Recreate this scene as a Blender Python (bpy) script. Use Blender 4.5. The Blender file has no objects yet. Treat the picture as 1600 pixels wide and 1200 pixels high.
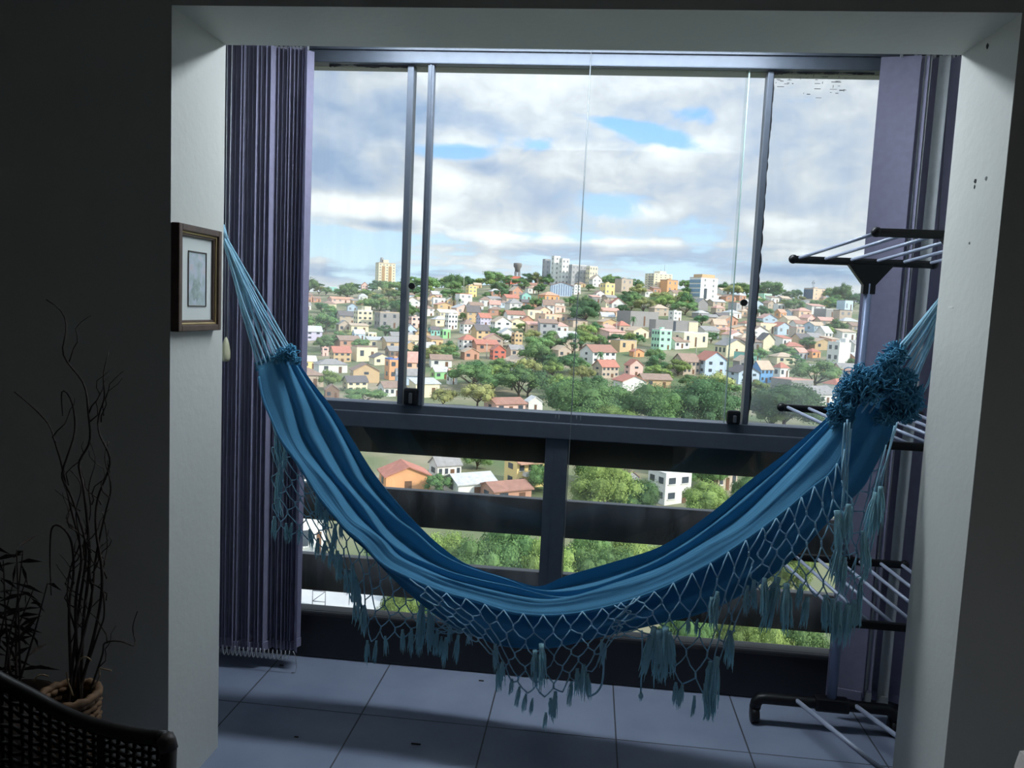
import bpy, bmesh, math, random
from mathutils import Vector, Matrix, noise
R = random.Random(7)
COL = bpy.context.scene.collection
# ------------------------------------------------------------------ camera model
F = 1220.0; CX, CY = 800.0, 600.0; H = 1.45
_d = Vector((926 - CX, 490 - CY, F)).normalized()
_e = Vector((1, 0.0466, 0)); _h = (_e - _d * _e.dot(_d)).normalized()
_n = _d.cross(_h)
def ray(x, y):
    c = Vector(((x - CX) / F, (y - CY) / F, 1.0))
    return Vector((_h.dot(c), _d.dot(c), -_n.dot(c)))
def on_y(x, y, Y):
    r = ray(x, y); r = r * (Y / r.y); return Vector((r.x, Y, r.z + H))
def on_x(x, y, X):
    r = ray(x, y); r = r * (X / r.x); return Vector((X, r.y, r.z + H))
def on_z(x, y, z):
    r = ray(x, y); r = r * ((z - H) / r.z); return Vector((r.x, r.y, z))

# ------------------------------------------------------------------ materials
def hexc(r, g, b):
    f = lambda v: (v / 255 / 12.92) if v / 255 <= 0.04045 else ((v / 255 + 0.055) / 1.055) ** 2.4
    return (f(r), f(g), f(b), 1)
_m = {}
def mat(name, rgb, rough=0.6, metal=0.0, var=0.12, scale=8.0, bump=0.0, bscale=60.0, trans=0.0, coat=0.0, randhue=0.0, spec=0.4):
    if name in _m: return _m[name]
    m = bpy.data.materials.new(name); m.use_nodes = True
    nt = m.node_tree; nd = nt.nodes; lk = nt.links
    p = nd['Principled BSDF']; out = nd['Material Output']
    c = hexc(*rgb)
    tc = nd.new('ShaderNodeTexCoord')
    n = nd.new('ShaderNodeTexNoise'); n.inputs['Scale'].default_value = scale; n.inputs['Detail'].default_value = 4
    lk.new(tc.outputs['Object'], n.inputs['Vector'])
    r = nd.new('ShaderNodeValToRGB')
    r.color_ramp.elements[0].position = 0.3; r.color_ramp.elements[1].position = 0.7
    r.color_ramp.elements[0].color = tuple(v * (1 - var) for v in c[:3]) + (1,)
    r.color_ramp.elements[1].color = tuple(min(1, v * (1 + var)) for v in c[:3]) + (1,)
    lk.new(n.outputs['Fac'], r.inputs['Fac'])
    col = r.outputs['Color']
    if randhue:
        oi = nd.new('ShaderNodeObjectInfo'); hs = nd.new('ShaderNodeHueSaturation')
        mr = nd.new('ShaderNodeMapRange'); mr.inputs['To Min'].default_value = 0.5 - randhue; mr.inputs['To Max'].default_value = 0.5 + randhue * 0.6
        mv = nd.new('ShaderNodeMapRange'); mv.inputs['To Min'].default_value = 0.7; mv.inputs['To Max'].default_value = 1.35
        ml = nd.new('ShaderNodeMath'); ml.operation = 'MULTIPLY'; ml.inputs[1].default_value = 7.31
        fr = nd.new('ShaderNodeMath'); fr.operation = 'FRACT'
        lk.new(oi.outputs['Random'], ml.inputs[0]); lk.new(ml.outputs[0], fr.inputs[0])
        lk.new(oi.outputs['Random'], mr.inputs['Value']); lk.new(fr.outputs[0], mv.inputs['Value'])
        lk.new(mr.outputs[0], hs.inputs['Hue']); lk.new(mv.outputs[0], hs.inputs['Value']); lk.new(col, hs.inputs['Color'])
        col = hs.outputs['Color']
    lk.new(col, p.inputs['Base Color'])
    p.inputs['Roughness'].default_value = rough; p.inputs['Metallic'].default_value = metal
    p.inputs['Specular IOR Level'].default_value = spec
    p.inputs['Coat Weight'].default_value = coat
    if bump:
        n2 = nd.new('ShaderNodeTexNoise'); n2.inputs['Scale'].default_value = bscale; n2.inputs['Detail'].default_value = 3
        lk.new(tc.outputs['Object'], n2.inputs['Vector'])
        b = nd.new('ShaderNodeBump'); b.inputs['Strength'].default_value = bump; b.inputs['Distance'].default_value = 0.01
        lk.new(n2.outputs['Fac'], b.inputs['Height']); lk.new(b.outputs[0], p.inputs['Normal'])
    if trans:
        t = nd.new('ShaderNodeBsdfTranslucent'); lk.new(col, t.inputs['Color'])
        mx = nd.new('ShaderNodeMixShader'); mx.inputs[0].default_value = trans
        lk.new(p.outputs[0], mx.inputs[1]); lk.new(t.outputs[0], mx.inputs[2]); lk.new(mx.outputs[0], out.inputs['Surface'])
    _m[name] = m
    return m

def glass_mat(name, dirt, streak):
    m = bpy.data.materials.new(name); m.use_nodes = True
    nt = m.node_tree; nd = nt.nodes; lk = nt.links; nd.clear()
    out = nd.new('ShaderNodeOutputMaterial')
    tr = nd.new('ShaderNodeBsdfTransparent'); tr.inputs[0].default_value = (0.955, 0.975, 0.97, 1)
    gl = nd.new('ShaderNodeBsdfGlossy'); gl.inputs['Roughness'].default_value = 0.015
    fr = nd.new('ShaderNodeFresnel'); fr.inputs[0].default_value = 1.5
    f2 = nd.new('ShaderNodeMath'); f2.operation = 'MULTIPLY'; f2.inputs[1].default_value = 1.0; f2.use_clamp = True
    lk.new(fr.outputs[0], f2.inputs[0])
    m1 = nd.new('ShaderNodeMixShader'); lk.new(f2.outputs[0], m1.inputs[0]); lk.new(tr.outputs[0], m1.inputs[1]); lk.new(gl.outputs[0], m1.inputs[2])
    tl = nd.new('ShaderNodeBsdfTranslucent'); tl.inputs[0].default_value = (0.9, 0.92, 0.95, 1)
    tc = nd.new('ShaderNodeTexCoord'); mp = nd.new('ShaderNodeMapping'); mp.inputs['Scale'].default_value = (5, 5, 1.3)
    ns = nd.new('ShaderNodeTexNoise'); ns.inputs['Scale'].default_value = 3; ns.inputs['Detail'].default_value = 5
    lk.new(tc.outputs['Object'], mp.inputs[0]); lk.new(mp.outputs[0], ns.inputs['Vector'])
    mr = nd.new('ShaderNodeMapRange'); mr.inputs['From Min'].default_value = 0.35; mr.inputs['From Max'].default_value = 0.75
    mr.inputs['To Min'].default_value = dirt; mr.inputs['To Max'].default_value = dirt + streak
    lk.new(ns.outputs['Fac'], mr.inputs['Value'])
    m2 = nd.new('ShaderNodeMixShader'); lk.new(mr.outputs[0], m2.inputs[0]); lk.new(m1.outputs[0], m2.inputs[1]); lk.new(tl.outputs[0], m2.inputs[2])
    lk.new(m2.outputs[0], out.inputs['Surface'])
    return m

# ------------------------------------------------------------------ mesh builder
class MB:
    def __init__(s): s.v = []; s.f = []; s.sm = []
    def add(s, vs, fs, smooth=False):
        o = len(s.v); s.v.extend([Vector(v) for v in vs]); s.f.extend([tuple(i + o for i in f) for f in fs]); s.sm.extend([smooth] * len(fs)); return s
    def box(s, a, b):
        x0, y0, z0 = a; x1, y1, z1 = b
        return s.add([(x0, y0, z0), (x1, y0, z0), (x1, y1, z0), (x0, y1, z0), (x0, y0, z1), (x1, y0, z1), (x1, y1, z1), (x0, y1, z1)],
                     [(0, 3, 2, 1), (4, 5, 6, 7), (0, 1, 5, 4), (1, 2, 6, 5), (2, 3, 7, 6), (3, 0, 4, 7)])
    def bbox(s, a, b, r=0.004):     # box with chamfered edges
        bm = bmesh.new(); m = MB().box(a, b)
        vs = [bm.verts.new(v) for v in m.v]
        for f in m.f: bm.faces.new([vs[i] for i in f])
        bmesh.ops.bevel(bm, geom=bm.edges[:], offset=r, segments=2, profile=0.6, affect='EDGES')
        bm.verts.index_update()
        s.add([v.co.copy() for v in bm.verts], [[v.index for v in f.verts] for f in bm.faces]); bm.free(); return s
    def beam(s, p, q, w, h, up=(0, 0, 1)):   # oriented box from p to q
        p = Vector(p); q = Vector(q); t = (q - p).normalized(); u = Vector(up); a = t.cross(u).normalized() * w / 2; b = a.cross(t).normalized() * h / 2
        vs = [p - a - b, p + a - b, p + a + b, p - a + b, q - a - b, q + a - b, q + a + b, q - a + b]
        return s.add(vs, [(0, 1, 2, 3), (7, 6, 5, 4), (0, 4, 5, 1), (1, 5, 6, 2), (2, 6, 7, 3), (3, 7, 4, 0)])
    def tube(s, pts, r, n=8, cap=True, closed=False):
        pts = [Vector(p) for p in pts]; k = len(pts); vs = []; fs = []
        prev = None
        for i, p in enumerate(pts):
            if closed: t = pts[(i + 1) % k] - pts[i - 1]
            else: t = pts[min(i + 1, k - 1)] - pts[max(i - 1, 0)]
            if t.length < 1e-9: t = Vector((0, 0, 1))
            t.normalize()
            if prev is None:
                a = t.cross(Vector((0.31, 0.17, 0.93)));
                if a.length < 0.1: a = t.cross(Vector((1, 0, 0)))
            else: a = prev - t * prev.dot(t)
            a.normalize(); prev = a; b = t.cross(a)
            rr = r[i] if isinstance(r, (list, tuple)) else r
            for j in range(n):
                g = 2 * math.pi * j / n
                vs.append(p + a * math.cos(g) * rr + b * math.sin(g) * rr)
        for i in range(k if closed else k - 1):
            for j in range(n):
                i2 = (i + 1) % k
                fs.append((i * n + j, i * n + (j + 1) % n, i2 * n + (j + 1) % n, i2 * n + j))
        if cap and not closed:
            fs.append(tuple(range(n))[::-1]); fs.append(tuple((k - 1) * n + j for j in range(n)))
        return s.add(vs, fs, n > 4)
    def ball(s, c, r, nu=10, nv=7, sc=(1, 1, 1)):
        c = Vector(c); vs = [c + Vector((0, 0, r * sc[2]))]; fs = []
        for i in range(1, nv):
            t = math.pi * i / nv
            for j in range(nu):
                g = 2 * math.pi * j / nu
                vs.append(c + Vector((r * sc[0] * math.sin(t) * math.cos(g), r * sc[1] * math.sin(t) * math.sin(g), r * sc[2] * math.cos(t))))
        vs.append(c - Vector((0, 0, r * sc[2])))
        for j in range(nu): fs.append((0, 1 + j, 1 + (j + 1) % nu))
        for i in range(nv - 2):
            for j in range(nu):
                a = 1 + i * nu; fs.append((a + j, a + nu + j, a + nu + (j + 1) % nu, a + (j + 1) % nu))
        a = 1 + (nv - 2) * nu; e = len(vs) - 1
        for j in range(nu): fs.append((a + j, e, a + (j + 1) % nu))
        return s.add(vs, fs, True)
    def lathe(s, prof, c=(0, 0, 0), n=20):
        c = Vector(c); vs = []; fs = []
        for r, z in prof:
            for j in range(n):
                g = 2 * math.pi * j / n; vs.append(c + Vector((r * math.cos(g), r * math.sin(g), z)))
        for i in range(len(prof) - 1):
            for j in range(n): fs.append((i * n + j, i * n + (j + 1) % n, (i + 1) * n + (j + 1) % n, (i + 1) * n + j))
        return s.add(vs, fs, True)
    def grid(s, rows, smooth=True):
        n = len(rows[0]); vs = [p for r in rows for p in r]; fs = []
        for i in range(len(rows) - 1):
            for j in range(n - 1): fs.append((i * n + j, i * n + j + 1, (i + 1) * n + j + 1, (i + 1) * n + j))
        return s.add(vs, fs, smooth)
    def mesh(s, name, m, org=Vector()):
        me = bpy.data.meshes.new(name); me.from_pydata([tuple(v - org) for v in s.v], [], s.f)
        for p, sm in zip(me.polygons, s.sm): p.use_smooth = sm
        me.materials.append(m); me.update(); return me

def origin(o):
    v = Vector()
    while o: v += o.location; o = o.parent
    return v
def tag(o, label, cat, group=None, kind=None):
    if label: o['label'] = label
    if cat: o['category'] = cat
    if group: o['group'] = group
    if kind: o['kind'] = kind
    return o
def thing(name, label, cat, loc=(0, 0, 0), group=None, rz=0.0):
    o = bpy.data.objects.new(name, None); COL.objects.link(o); o.location = loc; o.rotation_euler = (0, 0, rz); o.empty_display_size = 0.1
    return tag(o, label, cat, group)
def part(name, mb, m, parent=None, label=None, loc=None):
    org = origin(parent) if parent else Vector(loc or (0, 0, 0))
    o = bpy.data.objects.new(name, mb.mesh(name, m, org)); COL.objects.link(o)
    if parent: o.parent = parent
    else: o.location = org
    if label: o['label'] = label
    return o
def lpart(name, me, parent, loc=(0, 0, 0), scale=(1, 1, 1), rz=0.0):     # part in its thing's own axes, shared mesh
    o = bpy.data.objects.new(name, me); COL.objects.link(o); o.parent = parent; o.location = loc; o.scale = scale; o.rotation_euler = (0, 0, rz); return o
def struct(name, mb, m, parent=None):
    o = part(name, mb, m, parent)
    if not parent: o['kind'] = 'structure'
    return o
def centre(mb):
    n = len(mb.v); lo = [min(v[i] for v in mb.v) for i in range(3)]; hi = [max(v[i] for v in mb.v) for i in range(3)]
    return Vector(((lo[0] + hi[0]) / 2, (lo[1] + hi[1]) / 2, lo[2]))
def single(name, mb, m, label, cat, group=None):
    return tag(part(name, mb, m, None, None, centre(mb)), label, cat, group)

def resample(pts, n):
    pts = [Vector(p) for p in pts]; L = [0]
    for a, b in zip(pts, pts[1:]): L.append(L[-1] + (b - a).length)
    out = []; k = 0
    for i in range(n):
        t = L[-1] * i / (n - 1)
        while k < len(L) - 2 and L[k + 1] < t: k += 1
        f = (t - L[k]) / max(1e-9, L[k + 1] - L[k]); out.append(pts[k].lerp(pts[k + 1], min(1, f)))
    return out
def catmull(pts, sub):
    out = []; n = len(pts)
    for i in range(n - 1):
        p0 = pts[max(0, i - 1)]; p1 = pts[i]; p2 = pts[i + 1]; p3 = pts[min(n - 1, i + 2)]
        for k in range(sub):
            t = k / sub; t2 = t * t; t3 = t2 * t
            out.append(0.5 * ((2 * p1) + (p2 - p0) * t + (2 * p0 - 5 * p1 + 4 * p2 - p3) * t2 + (3 * p1 - p0 - 3 * p2 + p3) * t3))
    out.append(pts[-1].copy()); return out
def smooth(pts, it=3):
    for _ in range(it):
        pts = [pts[0]] + [(pts[i - 1] + pts[i] * 2 + pts[i + 1]) / 4 for i in range(1, len(pts) - 1)] + [pts[-1]]
    return pts

# ================================================================== ROOM
FILL_LAMP = 33.0
XL, XR = -1.127, 0.955            # opening
YO, YI, YW = 2.0, 2.3, 3.0        # room face, balcony face, window plane
ZL = 2.193                        # lintel underside
BL_, BR_ = -1.46, 1.33            # balcony side walls
ZC = 2.46
paint = mat('wall_paint', (214, 214, 206), 0.55, var=0.03, scale=2.2, bump=0.12, bscale=35)
paint_room = mat('room_paint', (214, 208, 196), 0.7, var=0.04, scale=2)
dark_room = mat('room_paint_brown', (206, 194, 176), 0.8, var=0.05, scale=2)
alu = mat('dark_aluminium', (84, 91, 102), 0.45, 0.1, var=0.06, scale=30)
alu_black = mat('black_slat_paint', (34, 34, 38), 0.35, 0.0, var=0.1, scale=14)
sealant = mat('dark_sealant', (62, 62, 66), 0.7, var=0.25, scale=60)
plastic_black = mat('black_plastic', (20, 21, 24), 0.42, var=0.1)

def tile_mat():
    m = bpy.data.materials.new('floor_tile'); m.use_nodes = True
    nt = m.node_tree; nd = nt.nodes; lk = nt.links; p = nd['Principled BSDF']
    tc = nd.new('ShaderNodeTexCoord'); sx = nd.new('ShaderNodeSeparateXYZ'); lk.new(tc.outputs['Object'], sx.inputs[0])
    def line(o, off):
        a = nd.new('ShaderNodeMath'); a.operation = 'SUBTRACT'; a.inputs[1].default_value = off; lk.new(o, a.inputs[0])
        b = nd.new('ShaderNodeMath'); b.operation = 'DIVIDE'; b.inputs[1].default_value = 0.4485; lk.new(a.outputs[0], b.inputs[0])
        c = nd.new('ShaderNodeMath'); c.operation = 'ADD'; c.inputs[1].default_value = 0.5; lk.new(b.outputs[0], c.inputs[0])
        d = nd.new('ShaderNodeMath'); d.operation = 'FRACT'; lk.new(c.outputs[0], d.inputs[0])
        e = nd.new('ShaderNodeMath'); e.operation = 'SUBTRACT'; e.inputs[1].default_value = 0.5; lk.new(d.outputs[0], e.inputs[0])
        g = nd.new('ShaderNodeMath'); g.operation = 'ABSOLUTE'; lk.new(e.outputs[0], g.inputs[0])
        h = nd.new('ShaderNodeMapRange'); h.inputs['From Min'].default_value = 0.0035; h.inputs['From Max'].default_value = 0.0075
        lk.new(g.outputs[0], h.inputs['Value']); return h.outputs[0]
    mi = nd.new('ShaderNodeMath'); mi.operation = 'MINIMUM'; lk.new(line(sx.outputs[0], 0.161), mi.inputs[0]); lk.new(line(sx.outputs[1], 2.583), mi.inputs[1])
    n = nd.new('ShaderNodeTexNoise'); n.inputs['Scale'].default_value = 3.5; n.inputs['Detail'].default_value = 6; lk.new(tc.outputs['Object'], n.inputs['Vector'])
    r = nd.new('ShaderNodeValToRGB'); r.color_ramp.elements[0].position = 0.3; r.color_ramp.elements[1].position = 0.7
    r.color_ramp.elements[0].color = hexc(126, 136, 158); r.color_ramp.elements[1].color = hexc(146, 156, 176); lk.new(n.outputs['Fac'], r.inputs[0])
    mx = nd.new('ShaderNodeMix'); mx.data_type = 'RGBA'; mx.inputs['A'].default_value = hexc(70, 72, 76)
    lk.new(mi.outputs[0], mx.inputs['Factor']); lk.new(r.outputs[0], mx.inputs['B']); lk.new(mx.outputs['Result'], p.inputs['Base Color'])
    b = nd.new('ShaderNodeBump'); b.inputs['Strength'].default_value = 0.5; b.inputs['Distance'].default_value = 0.002; lk.new(mi.outputs[0], b.inputs['Height']); lk.new(b.outputs[0], p.inputs['Normal'])
    p.inputs['Roughness'].default_value = 0.42; p.inputs['Specular IOR Level'].default_value = 0.35
    return m
struct('floor', MB().box((-2.5, -3.2, -0.2), (2.7, 3.08, 0.0)), tile_mat())
struct('ceiling', MB().box((-2.5, -3.2, 2.62), (2.7, YI, 2.8)), paint_room)
struct('ceiling_balcony', MB().box((-1.75, YI, ZC), (1.65, 3.12, 2.8)), paint)
struct('wall_left', MB().box((-2.5, -3.2, 0), (-2.2, YO, 2.62)), dark_room)
struct('wall_right', MB().box((2.4, -3.2, 0), (2.7, YO, 2.62)), dark_room)
struct('wall_back', MB().box((-2.2, -3.2, 0), (2.4, -2.95, 2.62)), dark_room)
wf = MB()
wf.box((-2.5, YO, 0), (XL, YI, 2.62)).box((XR, YO, 0), (2.7, YI, 2.62)).box((XL, YO, ZL), (XR, YI, 2.62))
wall_front = struct('wall_front', wf, paint)
struct('wall_balcony_left', MB().box((-1.75, YI, 0), (BL_, 3.12, ZC)), mat('balcony_paint', (196, 204, 210), 0.6, var=0.04, scale=3))
struct('wall_balcony_right', MB().box((BR_, YI, 0), (1.65, 3.12, ZC)), _m['balcony_paint'])
# fill lamp added unseen above the lintel line to brighten the dim interior
lamp = thing('fill_lamp', 'flat white fill panel added on the balcony ceiling to brighten the interior', 'lamp', (-.12, 2.735, ZC))
part('housing', MB().bbox((-.86, 2.652, ZC - .010), (.62, 2.808, ZC - .001), .004), mat('fill_lamp_white', (225, 226, 226), .5), lamp)
def emit(name, col, s):
    m = bpy.data.materials.new(name); m.use_nodes = True; nd = m.node_tree.nodes; p = nd['Principled BSDF']
    p.inputs['Base Color'].default_value = (.9, .9, .9, 1); p.inputs['Emission Color'].default_value = col; p.inputs['Emission Strength'].default_value = s; return m
part('diffuser', MB().bbox((-.84, 2.66, ZC - .014), (.60, 2.80, ZC - .009), .002), emit('fill_lamp_glow', (.80, .90, 1.0, 1), FILL_LAMP), lamp)
# marks on the right reveal
hole = mat('old_hole', (58, 58, 58), 0.9, var=0.3, scale=200); chip = mat('paint_chip', (225, 225, 220), 0.8, var=0.1)
def splat(x, y, r, sx, sz, seed):
    c = on_x(x, y, XR); rr = random.Random(seed); mb = MB(); n = 11
    ring = [Vector((XR - 0.0012, c.y + math.cos(2 * math.pi * k / n) * r * sx * rr.uniform(.7, 1.2), c.z + math.sin(2 * math.pi * k / n) * r * sz * rr.uniform(.7, 1.2))) for k in range(n)]
    back = [v + Vector((0.002, 0, 0)) for v in ring]
    mb.add(ring + back, [tuple(range(n))] + [(k, k + n, (k + 1) % n + n, (k + 1) % n) for k in range(n)]); return mb
part('nail_hole', splat(1543, 72, 0.006, 1, 1.1, 1), hole, wall_front)
part('nail_hole', splat(1524, 283, 0.006, 1, 1, 2), hole, wall_front)
part('nail_hole', splat(1523, 292, 0.0035, .8, 1.4, 3), hole, wall_front)
part('nail_hole', splat(1541, 279, 0.005, 1.2, 1, 4), mat('grey_hole', (120, 122, 120), 0.9), wall_front)
part('nail_hole', splat(1515, 380, 0.0035, 1, 1, 6), _m['grey_hole'], wall_front)
part('paint_chip', splat(1486, 480, 0.010, 1.6, .35, 5), chip, wall_front)

# ------------------------------------------------------------------ upper window
WL, WR = -1.44, 1.26
ZR0, ZR1 = 0.966, 1.063           # transom
ZH = 2.348                        # head underside
w1 = bpy.data.objects.new('window_1', None); COL.objects.link(w1); w1.location = (0, YW, ZR1); w1['kind'] = 'structure'
part('head_frame', MB().bbox((BL_, 2.955, ZH), (BR_, 3.07, ZC - .001), .004).box((BL_, 2.945, ZH + .045), (BR_, 2.956, ZH + .05)), alu, w1)
part('transom', MB().bbox((BL_, 2.955, ZR0), (BR_, 3.06, ZR1 - .034), .004).bbox((BL_, 2.968, ZR1 - .036), (BR_, 3.055, ZR1), .003), alu, w1)
part('side_jamb', MB().bbox((BL_, 2.965, ZR1), (WL, 3.05, ZH), .002), alu, w1)
part('side_jamb', MB().bbox((WR, 2.965, ZR1), (BR_, 3.05, ZH), .002), alu, w1)
part('mullion', MB().bbox((-.742, 2.975, ZR1), (-.719, 3.03, ZH), .002), alu, w1)
part('mullion', MB().bbox((-.662, 2.965, ZR1), (-.639, 3.0, ZH), .002).box((-.653, 2.961, ZR1), (-.648, 2.966, ZH)), alu, w1)
part('mullion', MB().bbox((.58, 2.975, ZR1), (.6, 3.03, ZH), .002), alu, w1)
def ragged(x, z0, z1, side, amp, Y, seed, n=90):
    rr = random.Random(seed); a = []; b = []
    for i in range(n + 1):
        z = z0 + (z1 - z0) * i / n; w = amp * (0.35 + abs(noise.noise(Vector((seed * 9.1, z * 14, 0)))) * 1.6 + rr.uniform(0, .35))
        a.append(Vector((x, Y, z))); b.append(Vector((x + side * w, Y + .002, z)))
    return MB().grid([a, b, [v + Vector((0, .006, 0)) for v in b], [v + Vector((0, .006, 0)) for v in a]], False)
part('sealant', ragged(.6, ZR1, ZH, 1, .006, 2.985, 3), sealant, w1)
part('sealant', ragged(WR, 1.3, 2.25, -1, .012, 2.975, 5), sealant, w1)
def ragged_h(z, x0, x1, amp, seed, n=70):
    rr = random.Random(seed); a = []; b = []
    for i in range(n + 1):
        x = x0 + (x1 - x0) * i / n; w = amp * max(0, .15 + noise.noise(Vector((x * 17, seed * 3.3, 0))) * 1.1 + rr.uniform(0, .4))
        a.append(Vector((x, 2.985, z))); b.append(Vector((x, 2.986, z - w)))
    return MB().grid([a, b, [v + Vector((0, .006, 0)) for v in b], [v + Vector((0, .006, 0)) for v in a]], False)
part('sealant', ragged_h(ZH, -1.05, -.742, .010, 2), sealant, w1)
part('sealant', ragged_h(ZH, .6, .95, .010, 8), sealant, w1)
sm = MB(); rr = random.Random(21)
for k in range(34):               # smeared sealant left on the upper glass
    x = rr.uniform(.61, .86); z = ZH - .012 - abs(rr.gauss(0, .03)); l = rr.uniform(.004, .025); h = rr.uniform(.0007, .002)
    if rr.random() < .25: l, h = h, l * .6
    sm.box((x, 2.989, z), (x + l, 2.9915, z + h))
part('sealant_smear', sm, sealant, w1)
g_fix = glass_mat('dusty_glass', 0.07, 0.06); g_cl = glass_mat('clear_glass', 0.022, 0.03); g_low = glass_mat('lower_glass', 0.02, 0.05)
def pane(par, x0, x1, z0, z1, Y, m): part('pane', MB().box((x0, Y, z0), (x1, Y + .004, z1)), m, par)
pane(w1, WL, -.735, ZR1, ZH, 3.008, g_fix); pane(w1, .59, WR, ZR1, ZH, 3.008, g_fix)
pane(w1, -.735, -.055, ZR1 + .002, ZH, 2.992, g_cl); pane(w1, -.062, .515, ZR1 + .002, ZH, 2.981, g_cl)
pane(w1, .505, .588, ZR1 + .002, ZH, 2.995, g_cl)
edge = mat('glass_edge', (170, 195, 190), 0.2, var=0.05)
part('glass_edge', MB().box((.512, 2.979, ZR1 + .002), (.516, 2.986, ZH)), edge, w1)
def lock(px0, px1, py0, py1, nm='lock'):
    a = on_y(px0, py1, 2.962); b = on_y(px1, py0, 2.962)
    o = part(nm, MB().bbox((a.x, 2.955, ZR1 - .001), (b.x, 2.981, b.z), .010), plastic_black, w1)
    cx = (a.x + b.x) / 2
    part('lock_lever', MB().bbox((cx - .004, 2.944, ZR1 + .008), (cx + .008, 2.956, b.z - .018), .003), mat('worn_metal', (120, 122, 126), 0.35, .7), o)
lock(630, 653, 607, 630); lock(1135, 1158, 642, 662)
for x, y in ((644, 447), (1162, 473)):
    c = on_y(x, y, 2.975); part('pull_knob', MB().add(*(lambda q: (q.v, q.f))(MB().tube([(c.x, 2.965, c.z), (c.x, 2.9815, c.z)], .0125, 14))), plastic_black, w1)
dr = MB()
for x, l in ((868, 6), (873, 10), (901, 6), (907, 9)):
    c = on_y(x, 655, 2.95); dr.tube([(c.x, 2.954, ZR1 - .002), (c.x, 2.953, ZR1 - .01 - l * .001)], .0007, 5)
part('paint_drip', dr, mat('pale_drip', (170, 172, 168), .5), w1)
# ------------------------------------------------------------------ lower window
w2 = bpy.data.objects.new('window_2', None); COL.objects.link(w2); w2.location = (0, YW, .197); w2['kind'] = 'structure'
ZB = .19
part('base_panel', MB().bbox((BL_, 2.975, 0), (BR_, 3.07, ZB), .012), mat('base_panel_paint', (44, 45, 50), 0.34, 0.2, var=0.08, scale=9), w2)
part('mullion', MB().bbox((-.152, 2.962, ZB), (-.064, 3.04, ZR0), .003).box((-.120, 2.9605, ZB), (-.1185, 2.9625, ZR0)), alu, w2)
part('side_jamb', MB().bbox((BL_, 2.965, ZB), (WL, 3.05, ZR0), .002), alu, w2)
part('side_jamb', MB().bbox((WR, 2.965, ZB), (BR_, 3.05, ZR0), .002), alu, w2)
pane(w2, WL, -.14, ZB, ZR0, 3.0, g_low); pane(w2, -.075, WR, ZB, ZR0, 3.0, g_low)
# ------------------------------------------------------------------ railing outside
rl = thing('balcony_railing', 'black horizontal slat railing standing just outside the lower window', 'railing', (0, 3.12, 0.2))
for z0, z1 in ((.84, 1.04), (.539, .692), (.234, .389), (.02, .146)):
    part('slat', MB().bbox((BL_ - .2, 3.1, z0), (BR_ + .2, 3.14, z1), .005), alu_black, rl)
for x in (-1.5, 1.4): part('post', MB().bbox((x - .025, 3.14, 0), (x + .025, 3.18, 1.04), .003), alu_black, rl)
# thin cord along the lower mullion
mb = MB().tube([(-.058, 2.945, 2.42), (-.0585, 2.944, 1.8), (-.059, 2.944, 1.1), (-.0595, 2.943, .7), (-.060, 2.945, .42), (-.0605, 2.95, .3)], .0015, 6)
single('cord', mb, mat('pale_cord', (112, 117, 122), .6), 'thin pale cord hanging straight down the middle of the window', 'cord')

# ------------------------------------------------------------------ vertical blinds
vane_m = mat('blind_fabric', (164, 161, 186), 0.85, var=0.05, scale=40, trans=0.28)
vane_lit = mat('blind_fabric_lit', (176, 180, 182), 0.85, var=0.05, scale=40, trans=0.2)  # lighter fabric copy: light between the right-hand vanes painted into the colour
chain_m = mat('bead_chain', (170, 172, 176), 0.4, 0.3)
def blind(name, label, vanes, x0, x1, zt, zb):
    b = thing(name, label, 'blind', ((x0 + x1) / 2, 2.88, zb))
    part('headrail', MB().bbox((x0, 2.86, zt + .035), (x1, 2.9, ZC - .002), .003), alu, b)
    for x, Y, yaw, w, m, dz in vanes:
        mb = MB(); dx, dy = math.cos(yaw), math.sin(yaw); a = []; n = 6
        for i in range(n + 1):
            t = i / n - .5; bow = .006 * (1 - 4 * t * t)
            a.append((x + dx * t * w - dy * bow, Y + dy * t * w + dx * bow))
        zs = [zb + dz + (zt - zb - dz) * k / 6 for k in range(7)]
        tw = R.uniform(-.004, .004)
        fr = [[Vector((p[0] + tw * (k - 3) / 3, p[1], z)) for p in a] for k, z in enumerate(zs)]
        bk = [[v + Vector((-dy * .0014, dx * .0014, 0)) for v in r] for r in fr]
        mb.grid(fr).grid([r[::-1] for r in bk])
        mb.grid([fr[0][::-1], bk[0][::-1]], False).grid([fr[-1], bk[-1]], False).grid([[r[0] for r in fr], [r[0] for r in bk]], False).grid([[r[-1] for r in bk], [r[-1] for r in fr]], False)
        o = part('vane', mb, m, b)
        part('hook', MB().box((x - .004, Y - .003, zt - .004), (x + .004, Y + .003, zt + .037)), chain_m, o)
        wmb = MB(); q = .002
        wmb.beam((x - dx * w * .46, Y - dy * w * .46, zb + dz + .02), (x + dx * w * .46, Y + dy * w * .46, zb + dz + .02), .004, .034)
        part('weight_pocket', wmb, m, o)
    return b
PI = math.pi; V = []
for i in range(15):
    V.append((-1.425 + i * .0165, 2.87 + R.uniform(-.006, .006), PI / 2 - .48 + R.uniform(-.10, .10), .089, vane_m, R.uniform(-.006, .006)))
for i in range(7):
    V.append((-1.178 + i * .0135 + (0 if i else -.004), 2.885 + R.uniform(-.003, .003), PI / 2 - .42 + R.uniform(-.05, .05), .060, vane_m, R.uniform(-.004, .004)))
V.append((-1.098, 2.88, PI / 2 + .5, .07, vane_m, .0))
lb = blind('vertical_blind', 'purple-grey vertical blind gathered at the left end of the window', V, BL_ + .005, -1.05, 2.37, .075)
mb = MB(); x = -1.37
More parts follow.
